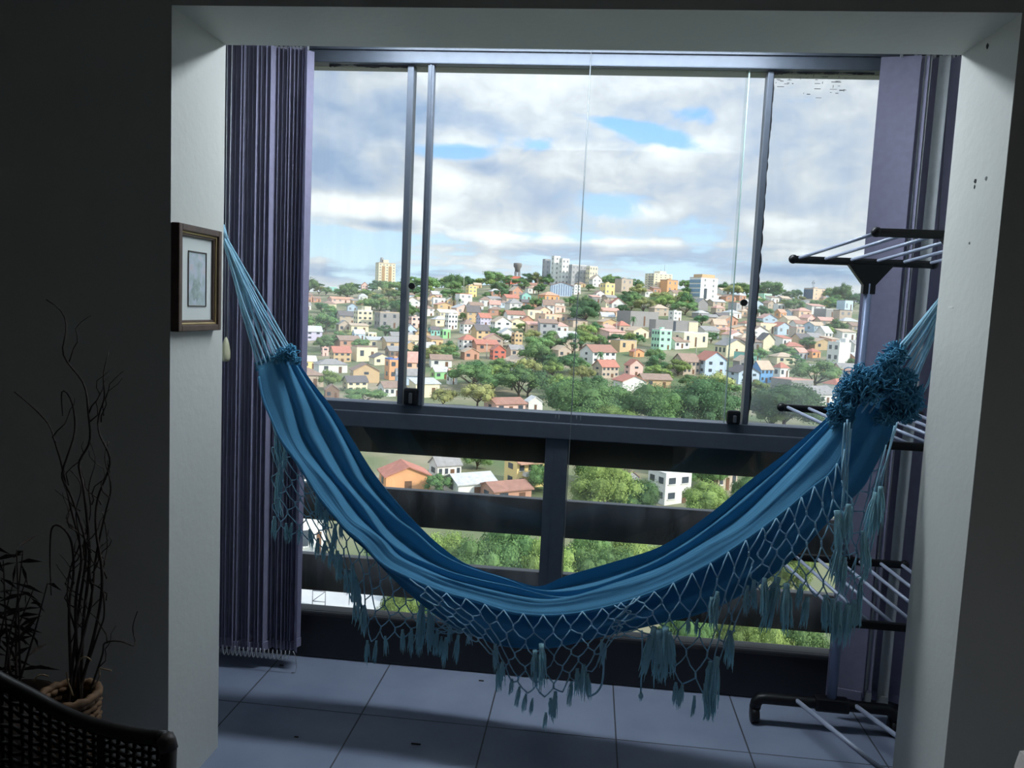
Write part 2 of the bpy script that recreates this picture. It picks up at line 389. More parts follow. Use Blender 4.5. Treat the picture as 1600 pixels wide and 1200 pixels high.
while x < -1.10:
    mb.tube([(x + .017 * t, 2.828 - .004 * math.sin(PI * t), .09 - .036 * math.sin(PI * t) ** .7) for t in [k / 8 for k in range(9)]], .0016, 6); x += .017
mb.tube([(-1.085, 2.83, .09), (-1.075, 2.83, .07), (-1.07, 2.83, .03), (-1.075, 2.83, .004), (-1.09, 2.83, .003)], .0014, 6)
part('bead_chain', mb, chain_m, lb)
cw = on_y(353, 545, 2.78)
part('pull_cord', MB().tube([(cw.x - .008, 2.78, 2.44), (cw.x - .006, 2.78, cw.z + .04)], .0012, 5).tube([(cw.x + .010, 2.78, 2.44), (cw.x + .004, 2.78, cw.z + .04)], .0012, 5), mat('white_cord', (205, 208, 205), .6), lb)
part('cord_weight', MB().lathe([(.0, .045), (.005, .04), (.011, .02), (.0165, -.015), (.016, -.035), (.011, -.046), (0, -.048)], (cw.x, 2.78, cw.z), 14), mat('cream_plastic', (205, 200, 165), .4), lb)
V = [(.995, 2.865, -.22, .125, vane_m, 0), (1.045, 2.875, -.62, .09, vane_m, .01), (1.076, 2.852, -.35, .022, vane_lit, .0), (1.105, 2.872, -.50, .09, vane_m, 0), (1.128, 2.850, -.30, .036, vane_lit, -.008),
     (1.165, 2.868, -.55, .09, vane_m, 0), (1.185, 2.88, -1.1, .08, vane_m, .012), (1.2, 2.88, -1.25, .08, vane_m, 0)]
rb = blind('vertical_blind', 'purple-grey vertical blind gathered at the right end behind the drying rack', V, .92, 1.25, 2.37, .085)
P = [on_y(x, y, 2.88) for x, y in ((1484, 112), (1480, 150), (1474, 190), (1471, 212), (1475, 228), (1483, 234), (1490, 230), (1496, 215))]
part('pull_cord', MB().tube(smooth(resample(P, 30), 3), .0012, 6), mat('grey_cord', (110, 112, 118), .6), rb)
part('pull_cord', MB().tube([on_y(1483, 112, 2.87), on_y(1462, 420, 2.87), on_y(1440, 700, 2.87)], .0012, 6), _m['grey_cord'], rb)

# ------------------------------------------------------------------ picture on the left reveal
pw = mat('brown_wood_frame', (92, 74, 66), 0.4, var=0.25, scale=25)
gold = mat('gold_fillet', (200, 178, 130), 0.35, .5)
XF = XL + .024
def rp(x, y, X=XF): return on_x(x, y, X)
tl, tr, br, bl = rp(283, 348), rp(349, 362), rp(344, 514), rp(277, 521)
y0, y1 = (tl.y + bl.y) / 2, (tr.y + br.y) / 2; z1 = (tl.z + tr.z) / 2; z0 = (bl.z + br.z) / 2
y1 = min(y1, YI - .004)
pf = thing('picture_frame', 'small brown wooden picture frame with pale print hanging on the white left pillar', 'picture', (XL, (y0 + y1) / 2, z0))
def rect_frame(X0, X1, ya, yb, za, zb, w):
    return MB().bbox((X0, ya, za), (X1, ya + w, zb), .003).bbox((X0, yb - w, za), (X1, yb, zb), .003).bbox((X0, ya + w, za), (X1, yb - w, za + w), .003).bbox((X0, ya + w, zb - w), (X1, yb - w, zb), .003)
part('frame', rect_frame(XL, XF, y0, y1, z0, z1, .018), pw, pf)
part('fillet', rect_frame(XL + .004, XF - .006, y0 + .018, y1 - .018, z0 + .018, z1 - .018, .006), gold, pf)
fi = .023
part('inner_frame', rect_frame(XL + .003, XF - .010, y0 + fi, y1 - fi, z0 + fi, z1 - fi, .008), pw, pf)
mm = mat('mat_board', (228, 232, 226), 0.8, var=0.02)
part('mat_board', MB().box((XL + .002, y0 + .02, z0 + .02), (XL + .007, y1 - .02, z1 - .02)), mm, pf)
ya, yb = y0 + (y1 - y0) * .33, y0 + (y1 - y0) * .72; za, zb = z0 + (z1 - z0) * .25, z0 + (z1 - z0) * .75
part('mat_line', rect_frame(XL + .0065, XL + .0078, ya - .004, yb + .004, za - .004, zb + .004, .0022), mat('mat_bevel', (150, 146, 140), .7), pf)
def print_mat():
    m = bpy.data.materials.new('watercolour_print'); m.use_nodes = True; nd = m.node_tree.nodes; lk = m.node_tree.links; p = nd['Principled BSDF']
    tc = nd.new('ShaderNodeTexCoord'); n = nd.new('ShaderNodeTexNoise'); n.inputs['Scale'].default_value = 28; n.inputs['Detail'].default_value = 4
    lk.new(tc.outputs['Object'], n.inputs['Vector']); r = nd.new('ShaderNodeValToRGB')
    for pos, c in ((.32, (178, 190, 188)), (.46, (190, 205, 205)), (.56, (205, 212, 222)), (.7, (216, 208, 206))):
        e = r.color_ramp.elements.new(pos); e.color = hexc(*c)
    r.color_ramp.elements.remove(r.color_ramp.elements[0]); r.color_ramp.elements.remove(r.color_ramp.elements[-1])
    lk.new(n.outputs['Fac'], r.inputs[0]); lk.new(r.outputs[0], p.inputs['Base Color']); p.inputs['Roughness'].default_value = .7; return m
pr = part('print', MB().box((XL + .0065, ya, za), (XL + .0074, yb, zb)), print_mat(), pf)
blot = MB(); rr = random.Random(4)
for k in range(9):
    cy = ya + (yb - ya) * rr.uniform(.25, .6); cz = za + (zb - za) * rr.uniform(.18, .5); blot.add([(XL + .0076 + .00012 * k, cy + math.cos(a) * .012 * rr.uniform(.5, 1.3), cz + math.sin(a) * .017 * rr.uniform(.5, 1.3)) for a in [2 * PI * j / 9 for j in range(9)]], [tuple(range(9))])
part('painted_trees', blot, mat('print_green', (176, 192, 186), .8, var=.2, scale=80), pr)

# ------------------------------------------------------------------ drying rack
rod_m = mat('coated_rod', (176, 184, 204), 0.35, 0.1, var=0.03)
post_m = mat('grey_post', (128, 140, 168), 0.35, 0.2, var=0.03)
dk = thing('drying_rack', 'tall black and grey clothes drying rack standing at the right behind the hammock', 'drying rack', (1.0, 2.66, 0))
YB_, YN = 2.795, 2.45
sk = lambda Y: .15 * (YB_ - Y) / (YB_ - YN)
xb0, xb1 = .675, 1.135; xc = .93
def wing(zb, zn, n, x0=xb0, x1=xb1):
    for Y, z in ((YB_, zb), (YN, zn)):
        s = sk(Y)
        a = part('wing_arm', MB().bbox((x0 + s, Y - .011, z - .014), (x1 + s, Y + .011, z + .012), .009), plastic_black, dk)
        for e in (x0, x1): part('end_cap', MB().ball((e + s, Y, z), .0165, 12, 8, (1, .9, .95)), plastic_black, a)
    for i in range(n):
        x = x0 + .015 + (x1 - x0 - .03) * i / (n - 1)
        part('rod', MB().tube([(x + sk(YB_), YB_, zb + .003), (x + sk(YN), YN, zn + .003)], .0058, 10), rod_m, dk)
wing(1.668, 1.73, 6); wing(1.155, 1.095, 7); wing(.625, .53, 7)
for Y, zt in ((YB_, 1.655), (YN, 1.717)):
    s = sk(Y); x = xc + s
    part('post', MB().tube([(x, Y if Y == YB_ else 2.338, .09), (x, Y, .62)], .0165, 14), post_m, dk)
    part('post', MB().tube([(x, Y, .62), (x, Y, zt - .06)], .0125, 14), post_m, dk)
    part('bracket', MB().add([(x - .075, Y - .012, zt + .004), (x + .075, Y - .012, zt + .004), (x + .02, Y - .012, zt - .065), (x + .02, Y - .012, zt - .095), (x - .02, Y - .012, zt - .095), (x - .02, Y - .012, zt - .065)] +
        [(x - .075, Y + .012, zt + .004), (x + .075, Y + .012, zt + .004), (x + .02, Y + .012, zt - .065), (x + .02, Y + .012, zt - .095), (x - .02, Y + .012, zt - .095), (x - .02, Y + .012, zt - .065)],
        [(5, 4, 3, 2, 1, 0), (6, 7, 8, 9, 10, 11)] + [(i, (i + 1) % 6, (i + 1) % 6 + 6, i + 6) for i in range(6)]), plastic_black, dk)
    for z in (1.155 if Y == YB_ else 1.095, .625 if Y == YB_ else .53):
        j = part('hinge_block', MB().bbox((x - .032, Y - .02, z - .035), (x + .032, Y + .02, z + .02), .006), plastic_black, dk)
        part('hinge_screw', MB().tube([(x, Y - .0235, z), (x, Y - .019, z)], .006, 10), rod_m, j)
    YF = Y if Y == YB_ else 2.338
    f0, f1 = xc + s - .265, xc + s + .22
    path = [(f0, YF, .055), (f0 + .003, YF, .075), (f0 + .015, YF, .09), (f0 + .035, YF, .093), (x, YF, .093), (f1 - .035, YF, .093), (f1 - .015, YF, .09), (f1 - .003, YF, .075), (f1, YF, .055)]
    ft = part('foot_bar', MB().tube(path, .02, 12), plastic_black, dk)
    part('post_socket', MB().bbox((x - .06, YF - .024, .07), (x + .06, YF + .024, .118 if Y == YB_ else .098), .01), plastic_black, ft)
    for e in (f0, f1):
        part('caster', MB().tube([(e - .013, YF, .03), (e + .013, YF, .03)], .03, 18).tube([(e, YF, .03), (e, YF, .06)], .009, 8), plastic_black, dk)
for xx in (1243, 1336):
    p = on_y(xx, 1082, YB_); part('rod', MB().tube([(p.x, YB_, .1), (p.x + .165, 2.36, .1)], .0085, 12), rod_m, dk)

# ------------------------------------------------------------------ dried branches, basket, chair, armchair
bark = mat('dark_bark', (58, 46, 38), 0.8, var=0.3, scale=40)
straw = mat('dry_straw', (150, 128, 98), 0.8, var=0.2, scale=40)
YBK = 1.62
bc = on_y(108, 1095, YBK); rt = .058
wick = mat('woven_wicker', (112, 84, 58), 0.7, var=0.35, scale=60)
bk = thing('basket', 'tall round woven wicker basket behind the dark chair by the left wall', 'basket', (bc.x, YBK, 0))
zrim = bc.z + .015
mb = MB(); nst = 18; nr = 30
prof = lambda t: rt * (0.72 + .28 * t ** .7)
for k in range(nr):
    z = .02 + (zrim - .03) * k / (nr - 1); r0 = prof(z / zrim)
    mb.tube([(bc.x + math.cos(2 * PI * j / 54) * (r0 + .004 * math.cos(j * PI / 1.5 + k * PI)), YBK + math.sin(2 * PI * j / 54) * (r0 + .004 * math.cos(j * PI / 1.5 + k * PI)), z) for j in range(54)], .0088, 6, closed=True)
part('weave', mb, wick, bk)
part('inner_liner', MB().lathe([(0, .012), (rt * .66, .012), (rt * .68, .2), (rt * .9, zrim - .01)], (bc.x, YBK, 0), 24), bark, bk)
part('rim', MB().tube([(bc.x + math.cos(2 * PI * j / 40) * (rt + .003), YBK + math.sin(2 * PI * j / 40) * (rt + .003), zrim + .003 * math.sin(j * 2.3)) for j in range(40)], .0095, 8, closed=True), wick, bk)
BR = [
 ([(128,1088),(130,980),(140,880),(135,800),(128,745),(120,725),(142,690),(138,650),(133,600),(110,573),(94,548),(105,520),(98,485),(72,468)], 'tallest curly dried branch in the wicker basket, its tip hooking left'),
 ([(134,1088),(150,980),(160,900),(150,830),(152,780),(170,735),(172,710),(155,680),(153,650),(165,620),(160,590),(170,550)], 'curly dried branch in the wicker basket rising straight to the second highest tip'),
 ([(120,1088),(122,960),(135,860),(120,800),(105,760),(95,745),(110,700),(118,670),(112,625),(97,605),(96,622),(98,650)], 'curly dried branch in the wicker basket with a forked crook at mid height'),
 ([(115,1088),(118,950),(128,870),(110,790),(95,720),(85,690),(78,665),(50,635),(22,612)], 'long dried branch in the wicker basket leaning far to the left'),
 ([(126,1088),(140,950),(150,870),(165,800),(174,760),(163,715),(170,690)], 'curly dried branch in the wicker basket bowing out to the right at mid height'),
 ([(118,1088),(108,960),(115,900),(110,840),(84,818),(78,860),(80,930)], 'dried branch in the wicker basket drooping over on the left'),
 ([(140,1080),(158,1030),(163,1005),(190,1002),(212,1010),(207,982),(215,955)], 'short dried branch in the wicker basket bending low to the right'),
 ([(134,1085),(150,1000),(163,960),(160,900),(168,850),(160,800)], 'thin dried branch in the wicker basket beside the right-hand stems'),
 ([(122,1088),(120,1000),(105,940),(112,880),(125,850),(118,800),(128,760),(110,735)], 'thin dried branch in the wicker basket winding up the middle left'),
 ([(128,1088),(128,1000),(145,930),(130,860),(142,800),(138,760),(150,720),(140,690)], 'thin dried branch in the wicker basket winding up the centre'),
]
for k, (pl, lab) in enumerate(BR):
    n = len(pl); P = [on_y(x, y, YBK + .03 * math.sin(k * 2.1) * (i / n) + .02 * math.sin(i * 1.7 + k)) for i, (x, y) in enumerate(pl)]
    P[0] = Vector((bc.x + .025 * math.cos(k * 2.4), YBK + .025 * math.sin(k * 2.4), zrim - .12)); P = smooth(resample(catmull(P, 6), 60), 2)
    r0 = .0046 if k < 6 else .0034
    o = single('dried_branch', MB().tube(P, [r0 * (1 - .72 * i / 59) for i in range(60)], 6), bark, lab, 'branch', 'dried branches in the basket')
    rr = random.Random(k)
    for q in range(4 if k < 5 else 2):
        i = rr.randint(18, 50); p = P[i]; s = rr.choice((-1, 1)); tw = [p + Vector((s * .02 * t + .006 * math.sin(t * 5 + q), .012 * math.sin(t * 3 + k), .045 * t)) for t in [j / 3 for j in range(8)]]
        part('twig', MB().tube(tw, [.0018 * (1 - .09 * j) for j in range(8)], 5), bark, o)
for k, pl in enumerate(([(124,1032),(128,1027),(137,1027),(143,1033)], [(156,1044),(165,1046),(174,1048)], [(54,1064),(58,1056),(67,1054),(76,1057)], [(155,1045),(156,1058),(150,1068),(144,1074)], [(104,1050),(106,1065),(112,1080),(114,1087)])):
    P = [on_y(x, y, YBK - .03) for x, y in pl]
    single('wood_curl', MB().tube(smooth(resample(P, 14), 2), .0017, 6), straw, ['pale curl of dry vine arching just above the basket stems', 'straight pale sliver sticking out right of the basket', 'pale curl of dry vine left of the basket above the chair rail', 'pale curl of dry vine drooping at the right of the basket', 'pale thin vine hanging inside the basket mouth'][k], 'vine', 'pale dry vine curls at the basket')
pl = thing('dried_plant', 'dark dried leafy plant at the far left behind the chair', 'plant', (on_y(18, 1090, 1.75).x, 1.75, 0))
part('pot', MB().lathe([(0, 0), (.07, 0), (.09, .3), (.1, .42), (.09, .42), (.08, .38), (0, .37)], tuple(pl.location), 20), bark, pl)
rr = random.Random(12)
for k in range(9):
    top = on_y(rr.uniform(-30, 75), rr.uniform(825, 960), 1.75 + rr.uniform(-.08, .08)); b0 = pl.location + Vector((rr.uniform(-.04, .04), rr.uniform(-.03, .03), .36))
    P = smooth(resample([b0, b0.lerp(top, .5) + Vector((rr.uniform(-.03, .03), 0, .05)), top], 14), 2)
    st = part('stem', MB().tube(P, [.004 * (1 - .05 * i) for i in range(14)], 6), bark, pl)
    for q in range(10):
        lf = MB()
        p = P[rr.randint(4, 13)]; d = Vector((rr.uniform(-1, 1), rr.uniform(-.5, .5), rr.uniform(-.5, .7))).normalized(); l = rr.uniform(.04, .085); s = d.cross(Vector((.1, 1, .2))).normalized() * .006
        lf.add([p, p + d * l * .45 + s, p + d * l + Vector((0, 0, -.01)), p + d * l * .45 - s], [(0, 1, 2, 3)])
        part('leaf', lf, bark, st)
# wicker chair
ch_m = mat('dark_rattan', (24, 20, 18), 0.5, var=0.3, scale=30)
cane = mat('dark_cane', (24, 20, 17), 0.8, var=0.25, scale=50)
YC = 1.22
rail_px = [(-230, 960), (-120, 985), (-40, 1035), (0, 1062), (45, 1084), (95, 1112), (150, 1134), (215, 1149), (258, 1153)]
YRL = [1.02, 1.2, 1.3, 1.32, 1.33, 1.33, 1.31, 1.28, 1.25]
RP = [on_y(x, y, Y) for (x, y), Y in zip(rail_px, YRL)]
RP = smooth(resample(catmull(RP, 6), 40), 2)
chn = thing('rattan_chair', 'dark rattan chair with cane back, its curved top rail in the lower left corner', 'chair', (RP[20].x, 1.1, 0))
part('top_rail', MB().tube(RP, .0125, 12), ch_m, chn)
part('rail_binding', MB().tube([RP[-1] + (RP[-2] - RP[-1]) * .0, RP[-1] + Vector((.006, -.004, -.004)), RP[-1] + Vector((.011, -.006, -.018))], .0155, 12), mat('binding_cane', (66, 58, 54), .5, var=.2, scale=120), chn)
e = RP[-1]
part('leg', MB().tube([e + Vector((.010, -.006, -.012)), (e.x + .006, e.y - .01, .45), (e.x - .005, e.y - .01, .2), (e.x + .012, e.y - .015, 0)], .014, 12), ch_m, chn)
e2 = RP[0]
part('leg', MB().tube([e2, (e2.x + .01, e2.y, .4), (e2.x, e2.y - .02, 0)], .014, 12), ch_m, chn)
part('leg', MB().tube([(e.x - .02, .72, .43), (e.x - .02, .72, .2), (e.x - .01, .71, 0)], .014, 12), ch_m, chn)
part('leg', MB().tube([(e2.x + .06, .68, .43), (e2.x + .05, .68, 0)], .014, 12), ch_m, chn)
low = [Vector((p.x, p.y, .44)) for p in RP]
part('lower_rail', MB().tube(low, .011, 10), ch_m, chn)
cn = MB()
for i in range(1, 39):
    a, b = RP[i], low[i]; cn.tube([a, a.lerp(b, .5) + Vector((0, .004 * (-1) ** i, 0)), b], .0042, 5)
    
for k in range(1, 15):
    cn.tube([RP[i].lerp(low[i], k / 15) + Vector((0, .004 * (-1) ** (i + k), 0)) for i in range(40)], .0042, 5)
part('cane_back', cn, cane, chn)
for t in (.0, .2): part('back_stile', MB().tube([RP[39 - int(t * 40)].lerp(low[39 - int(t * 40)], f) for f in (0, .5, 1)], .009, 8), ch_m, chn)
part('seat', MB().bbox((e2.x + .02, .68, .415), (e.x - .005, 1.27, .445), .012), cane, chn)
# pale upholstered armchair, only its corner shows at the lower right
cloth = mat('beige_cloth', (226, 214, 204), 0.9, var=0.06, scale=30, bump=.2, bscale=300)
cpt = on_y(1560, 1184, 1.12)
ac = thing('armchair', 'pale beige cloth armchair, only its corner showing at the lower right edge', 'armchair', (cpt.x + .3, .85, 0))
part('arm', MB().bbox((cpt.x + .01, .45, .1), (cpt.x + .17, 1.12, cpt.z + .03), .035), cloth, ac)
part('arm', MB().bbox((cpt.x + .72, .45, .1), (cpt.x + .88, 1.12, cpt.z + .03), .035), cloth, ac)
part('seat', MB().bbox((cpt.x + .17, .45, .1), (cpt.x + .72, 1.12, .43), .04), cloth, ac)
part('backrest', MB().bbox((cpt.x + .17, .36, .1), (cpt.x + .72, .52, .85), .05), cloth, ac)
for dx in (.06, .82):
    for y in (.5, 1.06): part('leg', MB().tube([(cpt.x + dx, y, 0), (cpt.x + dx, y, .11)], .02, 10), ch_m, ac)
# specks on the tile floor
speck = mat('dry_leaf_bit', (50, 44, 40), .9)
for x, y, l, lab in ((463, 1152, .007, 'tiny dark crumb on the floor tile left of the middle'), (650, 1163, .016, 'dark sliver of dry leaf on the middle floor tile'), (752, 1064, .01, 'dark crumb lying on the floor at the foot of the window under the hammock'), (440, 1040, .008, 'dark crumb on the floor below the left blind')):
    p = on_z(x, y, 0); a = .4
    single('floor_debris', MB().bbox((p.x - l, p.y - .003, .0), (p.x + l, p.y + .003, .003), .001), speck, lab, 'debris', 'crumbs on the balcony floor')
# ================================================================== HAMMOCK
hk = thing('hammock', 'light blue cloth hammock with netted tassel fringe hanging across the window', 'hammock', (-.1, 2.58, .35))
cloth_b = mat('hammock_cloth', (96, 160, 196), 0.9, var=0.06, scale=5, bump=.35, bscale=420, trans=.42, spec=.15)
cord_b = mat('hammock_cord', (172, 216, 236), 0.85, var=0.1, scale=40, trans=.2, spec=.15)
ruf_b = mat('hammock_ruffle', (104, 172, 204), 0.95, var=0.15, scale=60, trans=.25, spec=.05)
tass_b = mat('hammock_tassel', (190, 234, 246), 0.9, var=0.12, scale=60, trans=.38, spec=.1)
NS = 150
G = {
 'E0': ([(462,560),(490,600),(522,640),(545,677),(564,708),(586,742),(620,784),(661,828),(691,855),(730,882),(799,905),(843,917),(880,901),(958,878),(1036,852),(1110,802),(1166,755),(1231,705),(1297,648),(1345,598),(1388,560)], 2.70),
 'R3': ([(452,552),(480,600),(505,640),(524,674),(544,716),(560,748),(592,784),(618,810),(649,832),(684,862),(730,885),(783,901),(845,922),(923,916),(1010,883),(1079,844),(1140,800),(1205,744),(1290,662),(1335,615),(1375,575)], 2.65),
 'R2': ([(440,556),(460,600),(474,640),(480,666),(496,696),(520,736),(548,768),(572,796),(599,836),(638,866),(691,889),(730,901),(799,916),(850,928),(893,931),(960,911),(1032,887),(1097,852),(1162,813),(1227,748),(1270,705),(1312,655),(1360,590)], 2.585),
 'R1': ([(425,562),(440,620),(460,690),(486,726),(512,754),(548,808),(572,824),(600,844),(615,866),(661,889),(699,905),(745,918),(799,930),(860,938),(930,924),(1020,897),(1100,857),(1170,816),(1235,755),(1278,708),(1316,662),(1350,602)], 2.53),
 'HM': ([(403,572),(410,618),(424,653),(440,688),(460,714),(484,752),(500,778),(524,806),(540,826),(566,846),(596,880),(645,905),(691,924),(745,939),(802,957),(871,961),(949,948),(1027,922),(1097,887),(1153,852),(1218,805),(1270,761),(1298,740),(1318,705),(1330,670),(1340,635)], 2.49),
 'U1': ([(405,574),(412,620),(426,655),(442,690),(462,716),(486,754),(502,780),(526,808),(542,828),(568,850),(598,884),(645,915),(699,945),(745,962),(800,980),(871,985),(949,972),(1040,948),(1115,917),(1190,872),(1250,825),(1300,780),(1330,735),(1355,690),(1375,640)], 2.545),
 'UB': ([(406,580),(413,622),(428,660),(444,695),(464,722),(488,760),(504,786),(528,814),(545,835),(572,858),(600,888),(645,931),(699,974),(745,996),(776,1008),(806,1013),(858,1013),(915,1000),(993,982),(1079,961),(1127,943),(1183,914),(1220,886),(1250,860),(1292,814),(1325,781),(1352,755),(1368,725),(1388,692),(1404,655),(1414,640)], 2.60),
 'UR': ([(440,575),(470,625),(497,670),(530,735),(570,790),(640,860),(700,915),(760,950),(830,965),(900,955),(990,930),(1080,890),(1160,830),(1240,765),(1310,690),(1370,640),(1422,600)], 2.71),
}
prof = [min(1, (math.sin(PI * i / (NS - 1)) ** .5) * 1.15) for i in range(NS)]
def dY(x): return -.19 * min(1, max(0, (x - 420) / 1000))
def guide(k):
    pl, Y = G[k]; px = smooth(resample(catmull([Vector((x, y, 0)) for x, y in pl], 5), NS), 2)
    return [on_y(p.x, p.y, 2.615 + (Y - 2.615) * (.32 + .68 * prof[i]) + dY(p.x)) for i, p in enumerate(px)]
GD = {k: guide(k) for k in G}
def valley(a, b, dep, drop, f=.5):
    return [a[i].lerp(b[i], f) + Vector((0, dep * (.25 + .75 * prof[i]), -drop * (.25 + .75 * prof[i]))) for i in range(NS)]
hem2 = [GD['HM'][i] + Vector((0, .012, -.006)) for i in range(NS)]
hem3 = [GD['HM'][i].lerp(GD['R1'][i], .35) + Vector((0, .05 * prof[i] + .012, 0)) for i in range(NS)]
rows = [GD['E0'], valley(GD['E0'], GD['R3'], .03, .03), GD['R3'], valley(GD['R3'], GD['R2'], .035, .03), GD['R2'], [a_.lerp(b_, .5) + Vector((0, .03, -.022)) * (.25 + .75 * prof[i_]) * (1 if i_ < NS * .45 else max(0, 1 - (i_ - NS * .45) / (NS * .12))) for i_, (a_, b_) in enumerate(zip(GD['R2'], GD['R1']))], GD['R1'], valley(GD['R1'], GD['HM'], .006, .0), GD['HM'], hem2, hem3,
        valley(hem3, GD['U1'], .02, .0), GD['U1'], valley(GD['U1'], GD['UB'], .03, .0), GD['UB'], GD['UR'], GD['E0']]
SUB = 6
sec = [catmull([r[i] for r in rows], SUB) for i in range(NS)]
for i in range(NS):
    for j in range(len(sec[i])):
        p = sec[i][j]; t = i / NS
        w = noise.noise(Vector((t * 9, j * .55, 2.2))) * .006 + noise.noise(Vector((t * 26, j * .8, 5.1))) * .0022
        if 0 < j < len(sec[i]) - 1: sec[i][j] = p + Vector((0, -w * .6, w)) * prof[i]
nj = len(sec[0])
# the weave-edged cloth is one piece of fabric
part('cloth', MB().grid(sec), cloth_b, hk)
hem = [GD['HM'][i] + Vector((0, -.003, .001)) for i in range(NS)]
part('hem', MB().tube(hem[2:-2], .0042, 6), cloth_b, hk)
# strings that gather each end
hookL = on_y(352, 372, 2.61); hookR = on_y(1492, 440, 2.41)
def ring_pts(i, n):
    loop = [GD[k][i] for k in ('E0', 'R3', 'R2', 'R1', 'HM', 'UB', 'UR')]
    return resample(loop + [loop[0]], n + 1)[:-1]
rr = random.Random(5)
for i, hook, n, nm in ((0, hookL, 20, 'string'), (NS - 1, hookR, 22, 'string')):
    for k, p in enumerate(ring_pts(i, n)):
        q = hook + Vector((rr.uniform(-.006, .006), rr.uniform(-.008, .008), rr.uniform(-.006, .006)))
        side = -1 if i == 0 else 1
        mid = p.lerp(q, .5) + Vector((rr.uniform(-.006, .006), rr.uniform(-.006, .006), -.012 + rr.uniform(-.006, .006)))
        tip = q + (q - p).normalized() * .05
        part(nm, MB().tube(smooth(resample([p - (q - p).normalized() * .02, p, mid, q, tip], 14), 1), .0030, 6), cord_b, hk)
# rope loops, from the gathered strings to the wall hooks
aL = Vector((BL_ + .02, 2.60, hookL.z + .42)); aR = Vector((BR_ - .02, 2.42, hookR.z + .21))
for h, a in ((hookL, aL), (hookR, aR)):
    part('rope', MB().tube(smooth(resample([h, h.lerp(a, .5), a], 12)), .011, 10), cord_b, hk)
for a, s in ((aL, -1), (aR, 1)):
    h = thing('wall_hook', 'metal hook on the balcony wall holding the %s hammock rope' % ('left' if s < 0 else 'right'), 'hook', tuple(a))
    part('hook', MB().tube([a + Vector((s * .03, 0, 0)), a + Vector((s * .004, 0, 0)), a + Vector((-s * .012, 0, -.012)), a + Vector((-s * .006, 0, -.026)), a + Vector((s * .006, 0, -.022))], .004, 8), _m['worn_metal'], h)
    part('plate', MB().tube([a + Vector((s * .02, 0, 0)), a + Vector((s * .013, 0, 0))], .02, 16), _m['worn_metal'], h)
loose = smooth(resample([on_y(x, y, 2.41) for x, y in ((1422, 640), (1436, 622), (1450, 600), (1458, 575), (1462, 555), (1475, 520))], 24), 2)
part('string', MB().tube(loose, .0034, 6), cord_b, hk)
# ruffled knots where the cloth meets the strings
def tuft(mb, c, r, n, seed, th=.0032):
    q = random.Random(seed)
    for k in range(n):
        d = Vector((q.gauss(0, 1), q.gauss(0, 1), q.gauss(0, 1))).normalized(); s = c + d * r * q.uniform(.2, .75)
        e = Vector((q.gauss(0, 1), q.gauss(0, 1), q.gauss(0, 1))).normalized(); pts = []
        for t in range(7):
            a = t / 6 * PI * 1.3; pts.append(s + (d * math.sin(a) + e * (1 - math.cos(a)) * .7) * r * .5)
        mb.tube(pts, [th * (1 - .07 * t) for t in range(7)], 5)
    return mb
RL = [(408, 572, .016), (418, 566, .018), (430, 562, .018), (442, 558, .02), (454, 552, .022), (462, 562, .016), (456, 545, .014), (440, 550, .014)]
mb = MB()
for k, (x, y, r) in enumerate(RL): tuft(mb, on_y(x, y, 2.60 + dY(x)), r, 60, k, .0021)
part('ruffle', mb, ruf_b, hk)
RRL = [(1312, 640, .03), (1325, 615, .036), (1345, 592, .042), (1352, 612, .034), (1330, 600, .03), (1372, 588, .026), (1388, 565, .03), (1400, 552, .028), (1378, 600, .028), (1395, 600, .034), (1412, 592, .03), (1405, 625, .034), (1422, 618, .032), (1416, 645, .03), (1428, 632, .024), (1305, 655, .022), (1310, 672, .016), (1393, 640, .03), (1380, 655, .022)]
for g, idx in enumerate((range(0, 6), range(6, 11), range(11, 19))):
    mb = MB()
    for k in idx: x, y, r = RRL[k]; tuft(mb, on_y(x, y, 2.57 + .012 * (k % 3) + dY(x)), r, int(40 + r * 2600), 40 + k, .0021)
    part('ruffle', mb, ruf_b, hk)
# netted fringe
def net(name, top, bot, cols, rws, Yt, Yb, r=.0023, seed=1, slack=.006, first=0):
    q = random.Random(seed)
    T = resample([Vector((x, y, 0)) for x, y in top], 2 * cols + 1); B = resample([Vector((x, y, 0)) for x, y in bot], 2 * cols + 1)
    mb = MB(); N = {}
    for j in range(rws + 1):
        for i in range(2 * cols + 1):
            f = j / rws; p = T[i].lerp(B[i], f); Y = Yt + (Yb - Yt) * f
            N[i, j] = on_y(p.x, p.y, Y + dY(p.x)) + Vector((q.uniform(-1, 1) * .005, q.uniform(-1, 1) * .006, q.uniform(-1, 1) * .005)) * (1 if j else 0)
    def cord(a, b):
        m = a.lerp(b, .5) + Vector((q.uniform(-.0025, .0025), q.uniform(-.003, .003), -slack * q.uniform(.2, 1) * min(1, (a - b).length / .05)))
        mb.tube([a, m, b], r, 5)
    ends = []
    for j in range(rws):
        for i in range(2 * cols + 1):
            if (i + j) % 2: continue
            a = N[i, j]; st = (N[i, j + 1] - a) * .3 if j else Vector()
            if j: mb.tube([a, a + st], r * 1.35, 5)
            a2 = a + st
            for di in (-1, 1):
                if 0 <= i + di <= 2 * cols: cord(a2, N[i + di, j + 1])
    part(name, mb, cord_b, hk)
    return [N[i, rws] for i in range(2 * cols + 1) if (i + rws) % 2 == 0]
net('fringe_net', [(424,655),(440,688),(460,714),(484,752),(512,792)], [(428,832),(455,836),(485,842),(510,862),(532,905)], 5, 8, 2.645, 2.645, seed=1)
net('fringe_net', [(510,792),(540,826),(566,846),(600,885),(650,935),(700,976),(745,995)], [(535,905),(556,950),(574,1002),(605,1002),(650,994),(695,990),(735,985)], 11, 5, 2.65, 2.65, seed=2)
